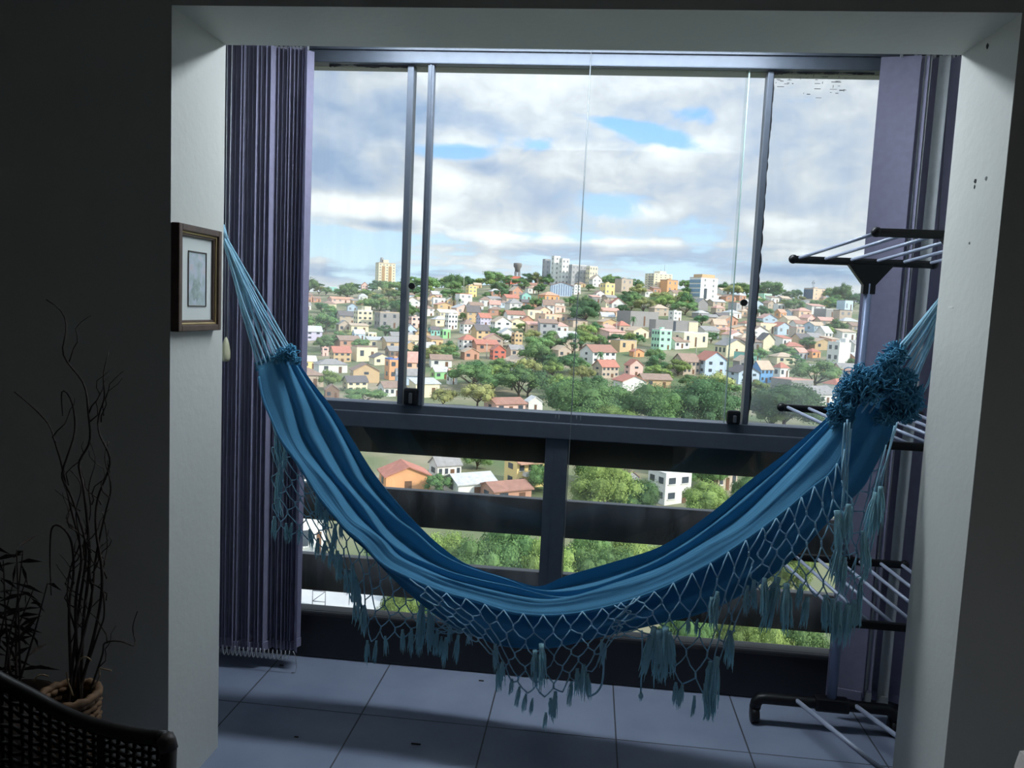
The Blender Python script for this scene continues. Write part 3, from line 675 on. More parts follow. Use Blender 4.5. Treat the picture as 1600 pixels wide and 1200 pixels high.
net('fringe_net', [(640,904),(691,925),(745,940),(802,958),(871,962),(949,949),(1000,932)], [(690,978),(735,998),(775,1030),(808,1078),(860,1090),(918,1058),(958,1000)], 12, 6, 2.475, 2.46, seed=3)
net('fringe_net', [(960,946),(1027,923),(1097,888),(1153,853),(1192,825)], [(958,1000),(1010,1000),(1050,1066),(1104,1086),(1150,985)], 8, 6, 2.475, 2.46, seed=4)
net('fringe_net', [(1192,825),(1218,806),(1270,762),(1298,741),(1320,702)], [(1168,935),(1215,918),(1262,926),(1320,948),(1350,930)], 7, 6, 2.475, 2.47, seed=5)
net('fringe_net', [(1290,816),(1325,783),(1352,757),(1380,705)], [(1318,935),(1346,905),(1365,850),(1376,775)], 4, 6, 2.64, 2.64, seed=6)
# long cords hanging from the right knots
q = random.Random(9)
for x0, y0, x1, y1 in ((1324, 655, 1318, 790), (1328, 660, 1323, 800), (1320, 660, 1316, 760), (1402, 660, 1368, 770), (1398, 665, 1372, 800), (1385, 695, 1345, 850), (1330, 670, 1312, 810)):
    P = smooth(resample([on_y(x0, y0, 2.50 + dY(x0)), on_y((x0 + x1) / 2 + q.uniform(-3, 3), (y0 + y1) / 2, 2.49 + dY(x0)), on_y(x1, y1, 2.49 + dY(x1))], 10), 1); part('hanging_cord', MB().tube(P, .0024, 5), cord_b, hk)
part('hanging_cord', MB().tube(smooth(resample([on_y(x, y, 2.47 + dY(x)) for x, y in ((1003, 985), (1004, 1010), (1002, 1060), (1001, 1085))], 10)), .003, 5), cord_b, hk)
part('hanging_cord', MB().tube(smooth(resample([on_y(x, y, 2.47 + dY(x)) for x, y in ((944, 1005), (943, 1050), (942, 1070), (930, 1090), (918, 1088))], 12)), .0034, 5), cord_b, hk)
# tassels: five shapes, each a bundle of frayed strands
def tassel_mesh(seed):
    q = random.Random(seed); mb = MB()
    ns = 22
    for k in range(ns):
        a = 2 * PI * k / ns + q.uniform(-.4, .4); w = q.uniform(.35, 1.15); L = q.choice((q.uniform(.8, 1.08), q.uniform(.55, .95))); bend = q.uniform(-.12, .12); bd = q.uniform(-.08, .08); pts = []; rad = []
        for t in range(7):
            f = t / 6; rr_ = .125 * w * min(1, .22 + f * 2.2) * (1 - .35 * max(0, f - .55))
            pts.append(Vector((math.cos(a) * rr_ + bend * f * f + .012 * math.sin(9 * f + k), math.sin(a) * rr_ + bd * f * f, -L * f))); rad.append((.027 if t else .04) * (1 - .5 * f ** 3) if t < 6 else .006)
        mb.tube(pts, rad, 4)
    mb.tube([(0, 0, .03), (0, 0, -.16)], .085, 8); 
    return mb.mesh('tassel', tass_b)
TM = [tassel_mesh(s) for s in range(6)]
TS = [(432,672,62),(438,732,52),(431,772,45),(429,808,40),(445,700,40),(447,818,32),(456,818,32),(468,824,30),(484,828,38),(497,842,34),(508,846,36),(519,852,42),(527,862,46),(495,772,40),(502,784,42),(511,794,44),(532,816,30),
 (532,868,44),(540,890,40),(550,884,62),(560,922,64),(556,905,46),(569,948,52),(574,1002,40),(588,1002,36),(602,995,32),(629,985,40),(643,985,44),(660,946,76),(671,955,74),(683,985,42),(690,996,34),(703,974,36),(697,998,48),(716,994,44),(734,986,24),(657,984,46),(524,820,46),(612,884,26),(676,962,58),
 (774,1008,46),(785,1036,48),(780,1040,44),(812,1074,34),(822,1085,34),(836,1018,66),(846,1008,72),(853,1114,28),(868,1082,46),(893,1066,40),(902,1046,46),(912,1040,56),(940,1000,24),(946,1008,36),(918,1054,40),(800,1062,24),(832,1092,30),(860,1092,40),
 (1022,982,84),(1030,986,92),(1040,982,84),(1046,990,70),(1056,1068,42),(1066,1072,42),(1085,1088,32),(1110,1036,64),(1120,1030,84),(1108,1098,30),(1141,988,62),(1076,968,28),(1090,968,28),(1112,934,48),(1121,926,58),(1102,1070,46),(1116,1086,44),(1002,1082,14),
 (1168,916,46),(1178,908,54),(1195,905,60),(1215,905,88),(1229,914,82),(1252,914,44),(1262,934,48),(1290,932,62),(1301,938,60),(1312,942,66),(1325,946,74),(1336,940,64),(1346,905,48),(1308,800,72),(1313,848,64),(1320,872,56),(1349,832,70),(1369,772,82),(1376,762,62),(1344,948,36),(1326,790,60),(1360,872,40)]
q = random.Random(31)
for k, (x, y, L) in enumerate(TS):
    Y = 2.648 if (x < 745 and k < 40) else 2.465
    Y += dY(x); p = on_y(x, y, Y + q.uniform(-.008, .008)); s = L * Y / F
    o = lpart('tassel', TM[k % 6], hk, p - hk.location, (max(.06, s * .8) * q.uniform(.8, 1.1), max(.06, s) * .7, s), q.uniform(0, 6.28)); o.rotation_euler = (q.uniform(-.12, .12), q.uniform(-.16, .16), q.uniform(0, 6.28))
# ================================================================== THE TOWN ON THE HILL
def lerp_tab(t, x):
    if x <= t[0][0]: return t[0][1]
    for (a, b), (c, d) in zip(t, t[1:]):
        if x <= c: return b + (d - b) * (x - a) / (c - a)
    return t[-1][1]
TZ = [(0, -31), (60, -30.5), (130, -29), (200, -27.5), (280, -24.5), (340, -19), (400, -12), (450, -5.5), (500, 1.5), (560, 10), (620, 18), (680, 24), (740, 25.5), (800, 22), (900, 5), (1100, -20), (3200, -34)]
TS_ = [(-.45, .62), (-.35, .68), (-.25, .78), (-.12, .95), (0, 1), (.1, 1), (.2, .94), (.35, .90), (.5, .9)]
def ground_z(X, Y):
    h = lerp_tab(TZ, Y); f = lerp_tab(TS_, X / max(Y, 1))
    if h > -27: h = -27 + (h + 27) * f
    return H + h + noise.noise(Vector((X * .012, Y * .012, 3.3))) * 1.2
def hit(x, y, y_from=40.0):
    r = ray(x, y); r = r / r.y; Y = y_from
    while Y < 745:
        if r.z * Y + H <= ground_z(r.x * Y, Y): break
        Y += 1.5
    return Vector((r.x * Y, Y, ground_z(r.x * Y, Y)))
xs = [-1.3 + 2.6 * i / 130 for i in range(131)]; ys = [6, 20, 40, 60, 80] + [90 + 8 * i for i in range(92)] + [850, 900, 1000, 1100, 1500, 2200, 3200]
gm = MB().grid([[Vector((a * max(Y, 60), Y, ground_z(a * max(Y, 60), Y))) for a in xs] for Y in ys])
def ground_mat():
    m = bpy.data.materials.new('hill_ground'); m.use_nodes = True; nd = m.node_tree.nodes; lk = m.node_tree.links; p = nd['Principled BSDF']
    tc = nd.new('ShaderNodeTexCoord'); n = nd.new('ShaderNodeTexNoise'); n.inputs['Scale'].default_value = .05; n.inputs['Detail'].default_value = 7; lk.new(tc.outputs['Object'], n.inputs['Vector'])
    r = nd.new('ShaderNodeValToRGB'); cr = r.color_ramp; cr.elements[0].position = .36; cr.elements[0].color = hexc(94, 112, 74); cr.elements[1].position = .68; cr.elements[1].color = hexc(162, 150, 130)
    e = cr.elements.new(.52); e.color = hexc(122, 124, 94)
    lk.new(n.outputs['Fac'], r.inputs[0]); lk.new(r.outputs[0], p.inputs['Base Color']); p.inputs['Roughness'].default_value = .95; return m
struct('ground', gm, ground_mat())
# ---- materials
WC = {'white': (226, 226, 222), 'cream': (232, 220, 190), 'tan': (206, 178, 140), 'yellow': (238, 214, 150), 'lilac': (196, 190, 214), 'turquoise': (150, 204, 196), 'pink': (228, 192, 182), 'grey': (172, 172, 176),
      'orange': (226, 168, 122), 'brick': (196, 150, 128), 'green': (150, 206, 148), 'mint': (176, 226, 196), 'red': (204, 116, 100), 'blue': (110, 164, 214), 'pale blue': (190, 208, 226), 'salmon': (230, 198, 172), 'taupe': (190, 174, 158), 'brown': (140, 116, 100), 'concrete': (150, 148, 148)}
RC = {'red': (182, 122, 106), 'brick-red': (160, 120, 106), 'brown': (150, 128, 116), 'grey': (150, 148, 148), 'dark': (108, 104, 106), 'orange': (198, 156, 134), 'white': (214, 214, 212), 'tan': (194, 174, 154), 'pale grey': (188, 190, 192), 'blue': (92, 128, 196), 'pink': (202, 158, 146)}
def wall_mat(c): return mat('wall_' + c.replace(' ', '_'), WC[c], .85, var=.06, scale=.6)
def roof_mat(c): return mat('roof_' + c.replace(' ', '_'), RC[c], .8, var=.16, scale=1.2)
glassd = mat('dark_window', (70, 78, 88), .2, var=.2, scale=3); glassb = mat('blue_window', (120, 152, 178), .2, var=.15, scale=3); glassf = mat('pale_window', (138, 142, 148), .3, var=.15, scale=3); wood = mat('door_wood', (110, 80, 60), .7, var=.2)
CUBE = MB().box((-.5, -.5, 0), (.5, .5, 1))
_cm = {}
def cube(m):
    if m.name not in _cm: _cm[m.name] = CUBE.mesh('block', m)
    return _cm[m.name]
HOUSES = []     # picture boxes of everything placed, used while scattering the rest
def windows(o, a, b, h, floors, nf, ns, wm, far, name='window'):
    fh = h / floors; n = 0
    for k in range(floors):
        z = fh * k + fh * .36; wh = fh * .42
        for i in range(nf):
            if k == 0 and i == nf // 2 and floors < 4:
                lpart('door', cube(wood), o, (a * ((i + .5) / nf - .5), -b / 2, 0), (min(1.1, a * .16), .16, fh * .7)); continue
            w = lpart(name, cube(wm), o, (a * ((i + .5) / nf - .5), -b / 2, z), (min(1.5, a / nf * .5), .14, wh)); n += 1
            if not far: lpart('sill', cube(_m['wall_white']), w, (0, -.3, -.12), (1.25, 1.6, .1))
        for i in range(ns):
            lpart(name, cube(wm), o, (-a / 2, b * ((i + .5) / ns - .5), z), (.14, min(1.5, b / ns * .5), wh))
def house(name, label, cat, P, W, Ht, wc, roof, rc, th=.6, floors=1, nf=2, ns=1, group=None, ratio=.75, far=True, wm=None, roof_share=None, wside=None):
    """W = seen width in metres, Ht = total height; th = turn of the house."""
    a = W / (math.cos(th) + ratio * math.sin(abs(th))); b = a * ratio
    o = thing(name, label, cat, (P.x, P.y, P.z), group, th)
    rs = roof_share if roof_share is not None else {'gable': .36, 'gableL': .36, 'hip': .34, 'flat': .06, 'shed': .22}[roof]
    h = Ht * (1 - rs); rh = Ht * rs; m = wall_mat(wc); rm = roof_mat(rc)
    mb = MB().box((-a / 2, -b / 2, -3.0), (a / 2, b / 2, h)); ov = min(.5, a * .05); rf = MB(); t = .18
    if roof == 'gable':          # gable end towards the front
        for y in (-b / 2, b / 2): mb.add([(-a / 2, y, h), (a / 2, y, h), (0, y, h + rh)], [(0, 1, 2)])
        for s in (-1, 1):
            x = s * (a / 2 + ov); dz = -ov * rh / (a / 2)
            p = [(x, -b / 2 - ov, h + dz), (0, -b / 2 - ov, h + rh), (0, b / 2 + ov, h + rh), (x, b / 2 + ov, h + dz)]
            rf.add(p + [(u, v, w + t) for u, v, w in p], [(3, 2, 1, 0), (4, 5, 6, 7), (0, 1, 5, 4), (1, 2, 6, 5), (2, 3, 7, 6), (3, 0, 4, 7)])
    elif roof == 'gableL':       # ridge runs along the front
        for x in (-a / 2, a / 2): mb.add([(x, -b / 2, h), (x, b / 2, h), (x, 0, h + rh)], [(0, 1, 2)])
        for s in (-1, 1):
            y = s * (b / 2 + ov); dz = -ov * rh / (b / 2)
            p = [(-a / 2 - ov, y, h + dz), (a / 2 + ov, y, h + dz), (a / 2 + ov, 0, h + rh), (-a / 2 - ov, 0, h + rh)]
            rf.add(p + [(u, v, w + t) for u, v, w in p], [(3, 2, 1, 0), (4, 5, 6, 7), (0, 1, 5, 4), (1, 2, 6, 5), (2, 3, 7, 6), (3, 0, 4, 7)])
    elif roof == 'hip':
        x, y = a / 2 + ov, b / 2 + ov; q = max(.05, a / 2 - b / 2) if a > b else .05
        p = [(-x, -y, h - .1), (x, -y, h - .1), (x, y, h - .1), (-x, y, h - .1), (-q, 0, h + rh), (q, 0, h + rh)]
        rf.add(p, [(3, 2, 1, 0), (0, 1, 5, 4), (1, 2, 5), (2, 3, 4, 5), (3, 0, 4)])
    elif roof == 'shed':
        p = [(-a / 2 - ov, -b / 2 - ov, h - .1), (a / 2 + ov, -b / 2 - ov, h - .1), (a / 2 + ov, b / 2 + ov, h + rh), (-a / 2 - ov, b / 2 + ov, h + rh)]
        mb.add([(-a / 2, -b / 2, h), (a / 2, -b / 2, h), (a / 2, b / 2, h + rh), (-a / 2, b / 2, h + rh)], [(0, 3), (1, 2)][:0] + [(2, 3, 0, 1)])
        for x in (-a / 2, a / 2): mb.add([(x, -b / 2, h), (x, b / 2, h), (x, b / 2, h + rh)], [(0, 1, 2)])
        rf.add(p + [(u, v, w + t) for u, v, w in p], [(3, 2, 1, 0), (4, 5, 6, 7), (0, 1, 5, 4), (1, 2, 6, 5), (2, 3, 7, 6), (3, 0, 4, 7)])
    else:                        # flat with a parapet
        w_ = .22
        rf.box((-a / 2, -b / 2, h), (a / 2, -b / 2 + w_, h + rh)).box((-a / 2, b / 2 - w_, h), (a / 2, b / 2, h + rh)).box((-a / 2, -b / 2 + w_, h), (-a / 2 + w_, b / 2 - w_, h + rh)).box((a / 2 - w_, -b / 2 + w_, h), (a / 2, b / 2 - w_, h + rh)).box((-a / 2 + w_, -b / 2 + w_, h - .05), (a / 2 - w_, b / 2 - w_, h + .12))
        if rc == 'same': pass
    lpart('walls', mb.mesh('walls', m), o); lpart('roof', rf.mesh('roof', rm), o)
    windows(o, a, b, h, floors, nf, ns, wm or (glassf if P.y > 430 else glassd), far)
    return o, a, b, h
def add_box(o, nm, m, x0, x1, y0, y1, z0, z1):
    return lpart(nm, cube(m), o, ((x0 + x1) / 2, (y0 + y1) / 2, z0), (x1 - x0, y1 - y0, z1 - z0))
# ---- houses read off the photograph: px left, right, top, bottom, wall, roof type, roof colour, storeys, windows front, side, label
KH = [
 (511,527,441,449,'turquoise','flat','white',1,2,0,'turquoise building low on the left skyline among the trees','turquoise building'),
 (563,576,439,452,'pink','gable','red',2,2,1,'small pink house just below the left skyline','pink skyline house'),
 (486,502,463,472,'brick','gableL','brown',1,2,1,'small brick house at the far left under the skyline trees',None),
 (511,554,464,473,'pink','gableL','orange',1,4,1,'long low pink house with orange roof below the left skyline trees',None),
 (466,487,472,484,'white','gableL','grey',1,2,1,'small white house with grey roof at the far left of the hill',None),
 (540,560,474,487,'pale blue','gable','dark',1,2,2,'pale blue gabled house left of the twin window posts',None),
 (551,583,484,509,'cream','flat','white',3,3,2,'cream three-storey block with stepped flat roof on the left hill','cream stepped block'),
 (583,625,487,512,'concrete','flat','tan',2,2,2,'grey and cream flat-roofed block beside the left window posts','grey and cream block'),
 (470,505,509,531,'lilac','gableL','pale grey',2,2,2,'lilac house with pale grey roof at the left edge of the view','lilac house'),
 (549,571,515,531,'pale blue','gableL','white',1,2,1,'pale blue low house below the cream stepped block',None),
 (571,589,519,530,'cream','flat','white',1,2,1,'small bright cream box house right of a pale blue one on the left hill',None),
 (456,474,534,554,'cream','hip','red',2,2,1,'cream two-storey house with red roof next to the left hammock knot',None),
 (513,550,541,565,'tan','gableL','red',2,3,2,'tan two-storey house with red roof and balconies on the lower left','tan balcony house'),
 (501,514,542,556,'pink','flat','pink',2,1,1,'narrow pink house at the left end of the tan balcony house',None),
 (467,496,556,576,'yellow','gableL','white',1,2,1,'pale yellow low house with white roof beside the hammock on the left',None),
 (543,596,567,597,'tan','gable','brown',2,1,2,'large tan house with a blank wide gable at the lower left','tan gable house'),
 (533,576,587,610,'cream','gableL','dark',2,3,1,'cream house with dark roof in front of the tan gable house','cream dark-roofed house'),
 (504,532,601,623,'brown','gable','brown',1,2,1,'brown house with dark pyramid roof beside the left hammock edge',None),
 (599,634,559,593,'orange','flat','blue',2,2,1,'orange two-storey house with a blue tarp roof behind the left window post','orange house'),
 (588,636,596,618,'white','gableL','brown',1,4,1,'long white house with brown tiled roof at the foot of the left posts',None),
 (600,634,541,559,'brown','gableL','grey',1,3,1,'grey-brown house behind the orange house with the blue tarp',None),
 (727,745,446,464,'yellow','flat','orange',3,2,1,'bright yellow block standing out among trees on the upper hill','yellow block'),
 (694,715,490,514,'white','flat','white',3,3,2,'white three-storey house with many windows near the middle left','white three-storey house'),
 (717,743,499,520,'white','hip','brown',2,3,1,'white two-storey house with brown hip roof right of the white three-storey house',None),
 (743,768,490,508,'lilac','gableL','red',2,3,2,'lilac-walled house with red roof, second row of the middle hill','lilac house with red roof'),
 (765,800,495,517,'white','gable','tan',2,2,2,'white house with broad tan gable left of the centre of the hill','white gable house'),
 (668,688,510,524,'turquoise','gableL','dark',1,3,1,'turquoise house beside the second window post','turquoise house by the post'),
 (687,704,514,529,'green','flat','green' if 0 else 'pale grey',1,2,1,'light green flat house touching the turquoise one by the post',None),
 (714,746,523,546,'white','hip','red',2,3,1,'white house with long red hip roof above the big green trees','white red-roofed house'),
 (764,791,539,561,'red','gable','red',2,2,2,'red house with red gable roof in the middle of the slope','red house'),
 (671,702,574,592,'green','gableL','pale grey',1,2,1,'light green house with pale roof and porch by the second post','light green porch house'),
 (697,715,576,600,'white','gableL','pink',1,1,1,'white stepped house between the light green porch house and a big tree',None),
 (754,822,622,642,'pink','gableL','brick-red',1,3,1,'brick-red tiled roof house just above the window rail',None),
 (818,848,620,642,'white','gable','white',1,1,2,'white gabled shed with one dark window just above the window rail','white shed'),
 (798,816,520,544,'tan','flat','tan',3,2,1,'narrow tan three-storey house left of a big round tree',None),
 (811,830,457,470,'turquoise','gable','grey',1,2,1,'teal gabled house on the upper hill left of the middle','teal gable house'),
 (789,814,420,434,'red','flat','brick-red',1,3,1,'red flat building on the skyline under the water tower',None),
 (677,715,484,496,'cream','gableL','white',1,4,1,'long cream low house right of the second post',None),
 (637,659,494,512,'pink','flat','grey',2,2,2,'pinkish two-storey house between the two left window posts','pinkish house between the posts'),
 (855,878,419,433,'cream','gable','tan',1,1,2,'cream gabled hall on the skyline under the white towers','cream gabled hall'),
 (892,907,446,460,'white','flat','white',3,2,1,'white three-storey block on the right end of the blue striped barn',None),
 (840,874,456,472,'orange','hip','orange',1,3,2,'orange hip-roofed house below the blue striped barn','orange hip-roofed house'),
 (920,940,430,448,'white','gable','tan',2,2,2,'white gabled house on the upper hill right of the thin cord',None),
 (937,960,443,461,'yellow','flat','tan',2,2,2,'pale yellow flat house on the upper hill right of the thin cord','pale yellow flat house'),
 (960,988,436,456,'taupe','flat','grey',2,2,0,'taupe block with a blank left wall near the skyline','taupe block'),
 (1031,1058,438,457,'orange','flat','brown',2,2,0,'orange-walled block in front of the cream seven-storey building','orange-walled block'),
 (1083,1105,467,486,'concrete','gable','grey',1,0,0,'blank grey gable wall below the white office block',None),
 (1044,1064,486,501,'white','flat','white',2,2,1,'small white two-storey house above the long grey hall',None),
 (963,1028,487,509,'concrete','flat','grey',1,1,0,'long pale grey warehouse left of the long grey hall','pale grey warehouse'),
 (1017,1048,515,546,'mint','flat','white',3,2,3,'mint-green three-storey building below the long grey hall','mint building'),
 (1047,1105,519,541,'cream','flat','white',1,3,1,'long cream building right of the mint building','long cream building'),
 (1040,1076,528,544,'white','gableL','brown',1,3,1,'brown-roofed house in front of the long cream building',None),
 (957,984,502,522,'taupe','hip','red',1,2,1,'house with bright red hip roof left of the palms','red hip-roofed house'),
 (905,962,539,566,'white','gableL','brick-red',2,4,1,'white two-storey house with brick-red roofs right of the thin cord','white house by the cord'),
 (925,966,563,589,'taupe','gableL','red',2,4,1,'grey house with red roof row below the white house by the cord','grey red-roofed row'),
 (975,1004,562,586,'pink','gable','red',2,1,1,'bright pink house with red gable left of a dense tree','bright pink house'),
 (957,1009,586,609,'white','gable','red',1,0,0,'red-roofed house with a tall white side wall above the big trees','red-roofed white-walled house'),
 (983,1006,546,557,'orange','gable','red',1,1,0,'small house with vivid red roof above the bright pink house',None),
 (1049,1092,554,584,'taupe','gableL','brown',2,4,1,'row with brown tiled roofs right of the dense tree','brown tiled row'),
 (1084,1133,550,584,'pale blue','gable','red',2,2,2,'pale blue gabled house with red roofs beside the right post','pale blue house with red roofs'),
 (1117,1165,531,557,'cream','gable','grey',1,1,3,'cream gabled hall with long grey side roof at the right window post','cream hall by the right post'),
 (1136,1184,573,598,'pale blue','gable','dark',2,2,1,'blue-grey gabled house below the cream hall by the right post','blue-grey gabled house'),
 (1172,1206,565,597,'blue','gableL','tan',2,3,1,'bright blue house with damaged tan roof right of the right post','bright blue house'),
 (1206,1232,567,590,'white','hip','red',1,2,1,'white house with red roof right of the bright blue house',None),
 (835,892,491,506,'salmon','flat','pink',1,5,1,'long row of small brick houses across the centre of the hill','brick row'),
 (883,918,496,509,'taupe','hip','dark',1,2,1,'dark-roofed low house under the flat dark tree beside the cord',None),
 (1184,1205,459,468,'mint','flat','mint' if 0 else 'white',1,3,0,'mint-green building right of the right window post','mint building right of the post'),
 (1227,1239,445,456,'grey','flat','white',2,1,1,'small grey tower house on the right skyline',None),
 (1256,1289,446,464,'salmon','flat','grey',3,2,3,'salmon block with navy glazed side on the right skyline','salmon block'),
 (1307,1331,470,488,'pale blue','flat','grey',1,2,0,'pale grey-blue block next to the drying rack post','grey-blue block'),
 (1272,1308,483,497,'concrete','flat','white',1,1,0,'long grey shed with a white end on the right hill','long grey shed'),
 (1203,1234,504,522,'pale blue','gable','red',1,2,2,'pale blue gabled house with red roof on the right hill','pale blue red-roofed house'),
 (1256,1288,504,518,'pale blue','gableL','tan',1,4,1,'long pale blue house below the long grey shed',None),
 (1210,1228,484,497,'orange','gableL','orange',1,2,1,'small orange brick house right of the right window post',None),
 (1182,1208,522,548,'cream','gable','dark',2,0,1,'tall cream twin-gabled house right of the right window post','tall cream twin house'),
 (1292,1326,536,567,'white','flat','white',2,0,2,'tall white block with rooftop boxes next to the rack post','tall white block'),
 (1256,1281,545,558,'orange','hip','red',1,2,1,'small orange house with red hip roof left of the tall white block',None),
 (1280,1296,571,584,'yellow','gable','grey',1,1,0,'pale yellow gabled hut below the tall white block',None),
 (1246,1282,570,584,'taupe','gableL','grey',1,3,1,'long grey-roofed house left of the pale yellow hut',None),
 (1238,1304,604,631,'white','gableL','grey',1,4,1,'grey-roofed white houses row above the middle drying rack wing','grey-roofed row'),
 (1205,1268,592,611,'concrete','flat','pink',1,0,0,'long pinkish terrace wall below the red roof on the right','terrace wall'),
 (586,677,726,766,'orange','gable','red',1,1,1,'orange house with terracotta roof seen through the upper slat gap at left','orange slat-gap house'),
 (690,777,741,771,'white','gableL','pale grey',1,1,1,'low white house with pale metal roof seen through the upper slat gap',None),
 (745,832,754,778,'brick','gableL','brick-red',1,2,1,'low brick house with brown tiled roof seen through the upper slat gap',None),
 (668,722,712,744,'white','gableL','grey',1,4,1,'long pale house behind the orange house in the upper slat gap',None),
 (785,851,716,760,'yellow','flat','orange',2,3,1,'yellow two-storey house with white balcony left of the lower mullion','yellow balcony house'),
 (1010,1078,735,784,'white','flat','white',2,2,2,'white boxy two-storey house among trees in the upper slat gap','white boxy house'),
 (965,998,734,760,'grey','gable','brown',1,2,1,'small grey gabled house left of the white boxy house in the slat gap',None),
 (452,512,802,868,'white','flat','white',1,2,1,'white low building behind the left fringe net in the lower slat gap',None),
 (440,520,694,766,'white','flat','pale grey',1,2,1,'white building behind the left net and blind in the upper slat gap',None),
 (1098,1150,722,765,'taupe','gableL','brown',1,3,1,'taupe house at the right of the upper slat gap beside the hammock',None),
]
LANDS = []      # (px, py, short name) used to say where a house or tree stands
def px_place(x, y, base_y):
    return hit(x, base_y)
for (x0, x1, y0, y1, wc, rt_, rc, fl, nf, ns, lab, short) in KH:
    x = (x0 + x1) / 2; P = hit(x, y1); s = P.y / F; W = (x1 - x0) * s; Ht = (y1 - y0) * s
    far = P.y > 180
    fac = .45 if rt_ == 'gable' else .62
    o, a, b, h = house('house' if fl < 3 else 'building', lab, 'house' if fl < 3 else 'building', P, W * .98, Ht, wc, rt_, rc, th=fac, floors=fl, nf=nf, ns=ns, far=far, ratio=.62 if W > 16 else .8)
    if rt_ == 'flat' and fl >= 2: add_box(o, 'rooftop_box', wall_mat(wc), -a * .1, a * .12, -b * .1, b * .2, h, h + min(2.0, Ht * .14))
    if not far and wc == 'yellow':
        add_box(o, 'balcony', wall_mat('white'), -a * .3, a * .3, -b / 2 - 1.0, -b / 2, h * .48, h * .62)
        add_box(o, 'porch_roof', roof_mat('orange'), -a * .5, a * .5, -b / 2 - 1.2, -b / 2, h * .95, h * 1.0)
    if 'stepped' in lab: add_box(o, 'upper_storey', wall_mat('cream'), a * .02, a * .45, -b * .3, b * .45, h, h * 1.32)
    if 'rooftop boxes' in lab: add_box(o, 'rooftop_box', wall_mat('white'), a * .1, a * .42, -b * .4, b * .1, h, h * 1.25)
    if 'navy' in lab: add_box(o, 'glazed_side', mat('navy_glass', (74, 92, 124), .25, var=.15, scale=1), -a / 2 - .2, -a / 2 - .05, -b * .5, b * .5, h * .1, h * .95)
    HOUSES.append((x0, x1, y0, y1))
    if short: LANDS.append((x, (y0 + y1) / 2, short))
# ---- the tall ones
def block(name, label, short, x0, x1, y0, y1, Y, wc, rc, floors, nf, ns, th=.55, ratio=.8, ctop=None, extra=0):
    x = (x0 + x1) / 2; top = on_y(x, y0, Y); g = ground_z(top.x, Y); bot = min(g, on_y(x, y1, Y).z)
    P = Vector((top.x, Y, bot)); W = (x1 - x0) * Y / F
    o, a, b, h = house(name, label, 'building', P, W, top.z - bot, wc, 'flat', rc, th=th, floors=floors, nf=nf, ns=ns, ratio=ratio, roof_share=.03)
    HOUSES.append((x0, x1, y0, y1)); LANDS.append((x, (y0 + y1) / 2, short)); return o, a, b, h
o, a, b, h = block('apartment_tower', 'tall cream apartment tower alone on the left skyline', 'cream tower', 586, 619, 411, 440, 800, 'cream', 'tan', 11, 5, 2, ratio=.7)
brown = mat('tower_band', (176, 142, 104), .7, var=.1); win_b = brown
for sx_ in (-.22, .18): add_box(o, 'window_band', brown, a * sx_ - a * .09, a * sx_ + a * .09, -b / 2 - .25, -b / 2, h * .05, h * .92)
add_box(o, 'lift_housing', wall_mat('cream'), -a * .28, a * .12, -b * .3, b * .3, h, h * 1.13); add_box(o, 'lift_housing', wall_mat('grey'), -a * .3, -a * .2, -b * .3, b * .1, h, h * 1.2)
block('building', 'grey slab block at the left of the white towers on the hilltop', 'grey hilltop slab', 848, 861, 405, 420, 745, 'grey', 'grey', 5, 1, 1)
o, a, b, h = block('building', 'white twin tower block, the highest building on the hilltop', 'white hilltop towers', 862, 876, 400, 422, 738, 'white', 'white', 6, 1, 1)
block('building', 'bright white lower tower beside the highest hilltop tower', 'white hilltop towers', 874, 890, 404, 424, 730, 'white', 'white', 5, 2, 1)
block('building', 'grey ribbed block right of the white hilltop towers', 'grey ribbed block', 889, 917, 414, 428, 720, 'grey', 'white', 4, 4, 1, ratio=.4)
block('building', 'cream block at the right end of the hilltop group', 'cream hilltop block', 916, 934, 416, 428, 715, 'cream', 'cream' if 0 else 'white', 4, 3, 2)
o, a, b, h = block('building', 'cream seven-storey building with balconies on the hill right of centre', 'cream seven-storey building', 1009, 1050, 428, 450, 640, 'cream', 'white', 7, 4, 3, ratio=.7)
for t, hh in ((-.3, 3), (.1, 4), (.3, 8)):
    lpart('antenna', MB().tube([(a * t, 0, h), (a * t, 0, h + hh)], .12, 5).mesh('antenna', _m['worn_metal']), o)
add_box(o, 'rooftop_box', wall_mat('cream'), -a * .1, a * .25, -b * .3, b * .3, h, h + 2.5)
for k in range(6): add_box(o, 'balcony', wall_mat('grey'), -a / 2 - .9, -a / 2, -b * .4, b * .1, h * (.1 + k / 7), h * (.145 + k / 7))
o, a, b, h = block('office_building', 'white office block with a blue glass side on the hill at right', 'white office block', 1079, 1121, 434, 462, 600, 'white', 'tan', 4, 2, 0, ratio=.75, th=.6)
for k in range(4): add_box(o, 'glass_band', glassb, -a / 2 - .3, -a / 2, -b * .48, b * .48, h * (.1 + .22 * k), h * (.25 + .22 * k))
add_box(o, 'upper_storey', wall_mat('tan'), -a * .35, a * .4, -b * .35, b * .4, h, h * 1.18); add_box(o, 'dark_bay', glassd, -a * .28, -a * .12, -b / 2 - .2, -b / 2, 0, h * .5)
# long grey hall
P = hit(1051, 526); s = P.y / F
o, a, b, h = house('warehouse', 'long weathered grey hall with blank walls in the middle of the right hill', 'building', P, 74 * s, 25 * s, 'concrete', 'flat', 'grey', th=.35, floors=1, nf=0, ns=0, ratio=.35)
add_box(o, 'end_wall', wall_mat('cream'), a * .28, a * .5, -b / 2 - .3, -b / 2, -2, h * .98); add_box(o, 'dark_gap', glassd, -a * .08, -a * .03, -b / 2 - .2, -b / 2, h * .3, h)
HOUSES.append((1014, 1088, 499, 526)); LANDS.append((1050, 512, 'long grey hall'))
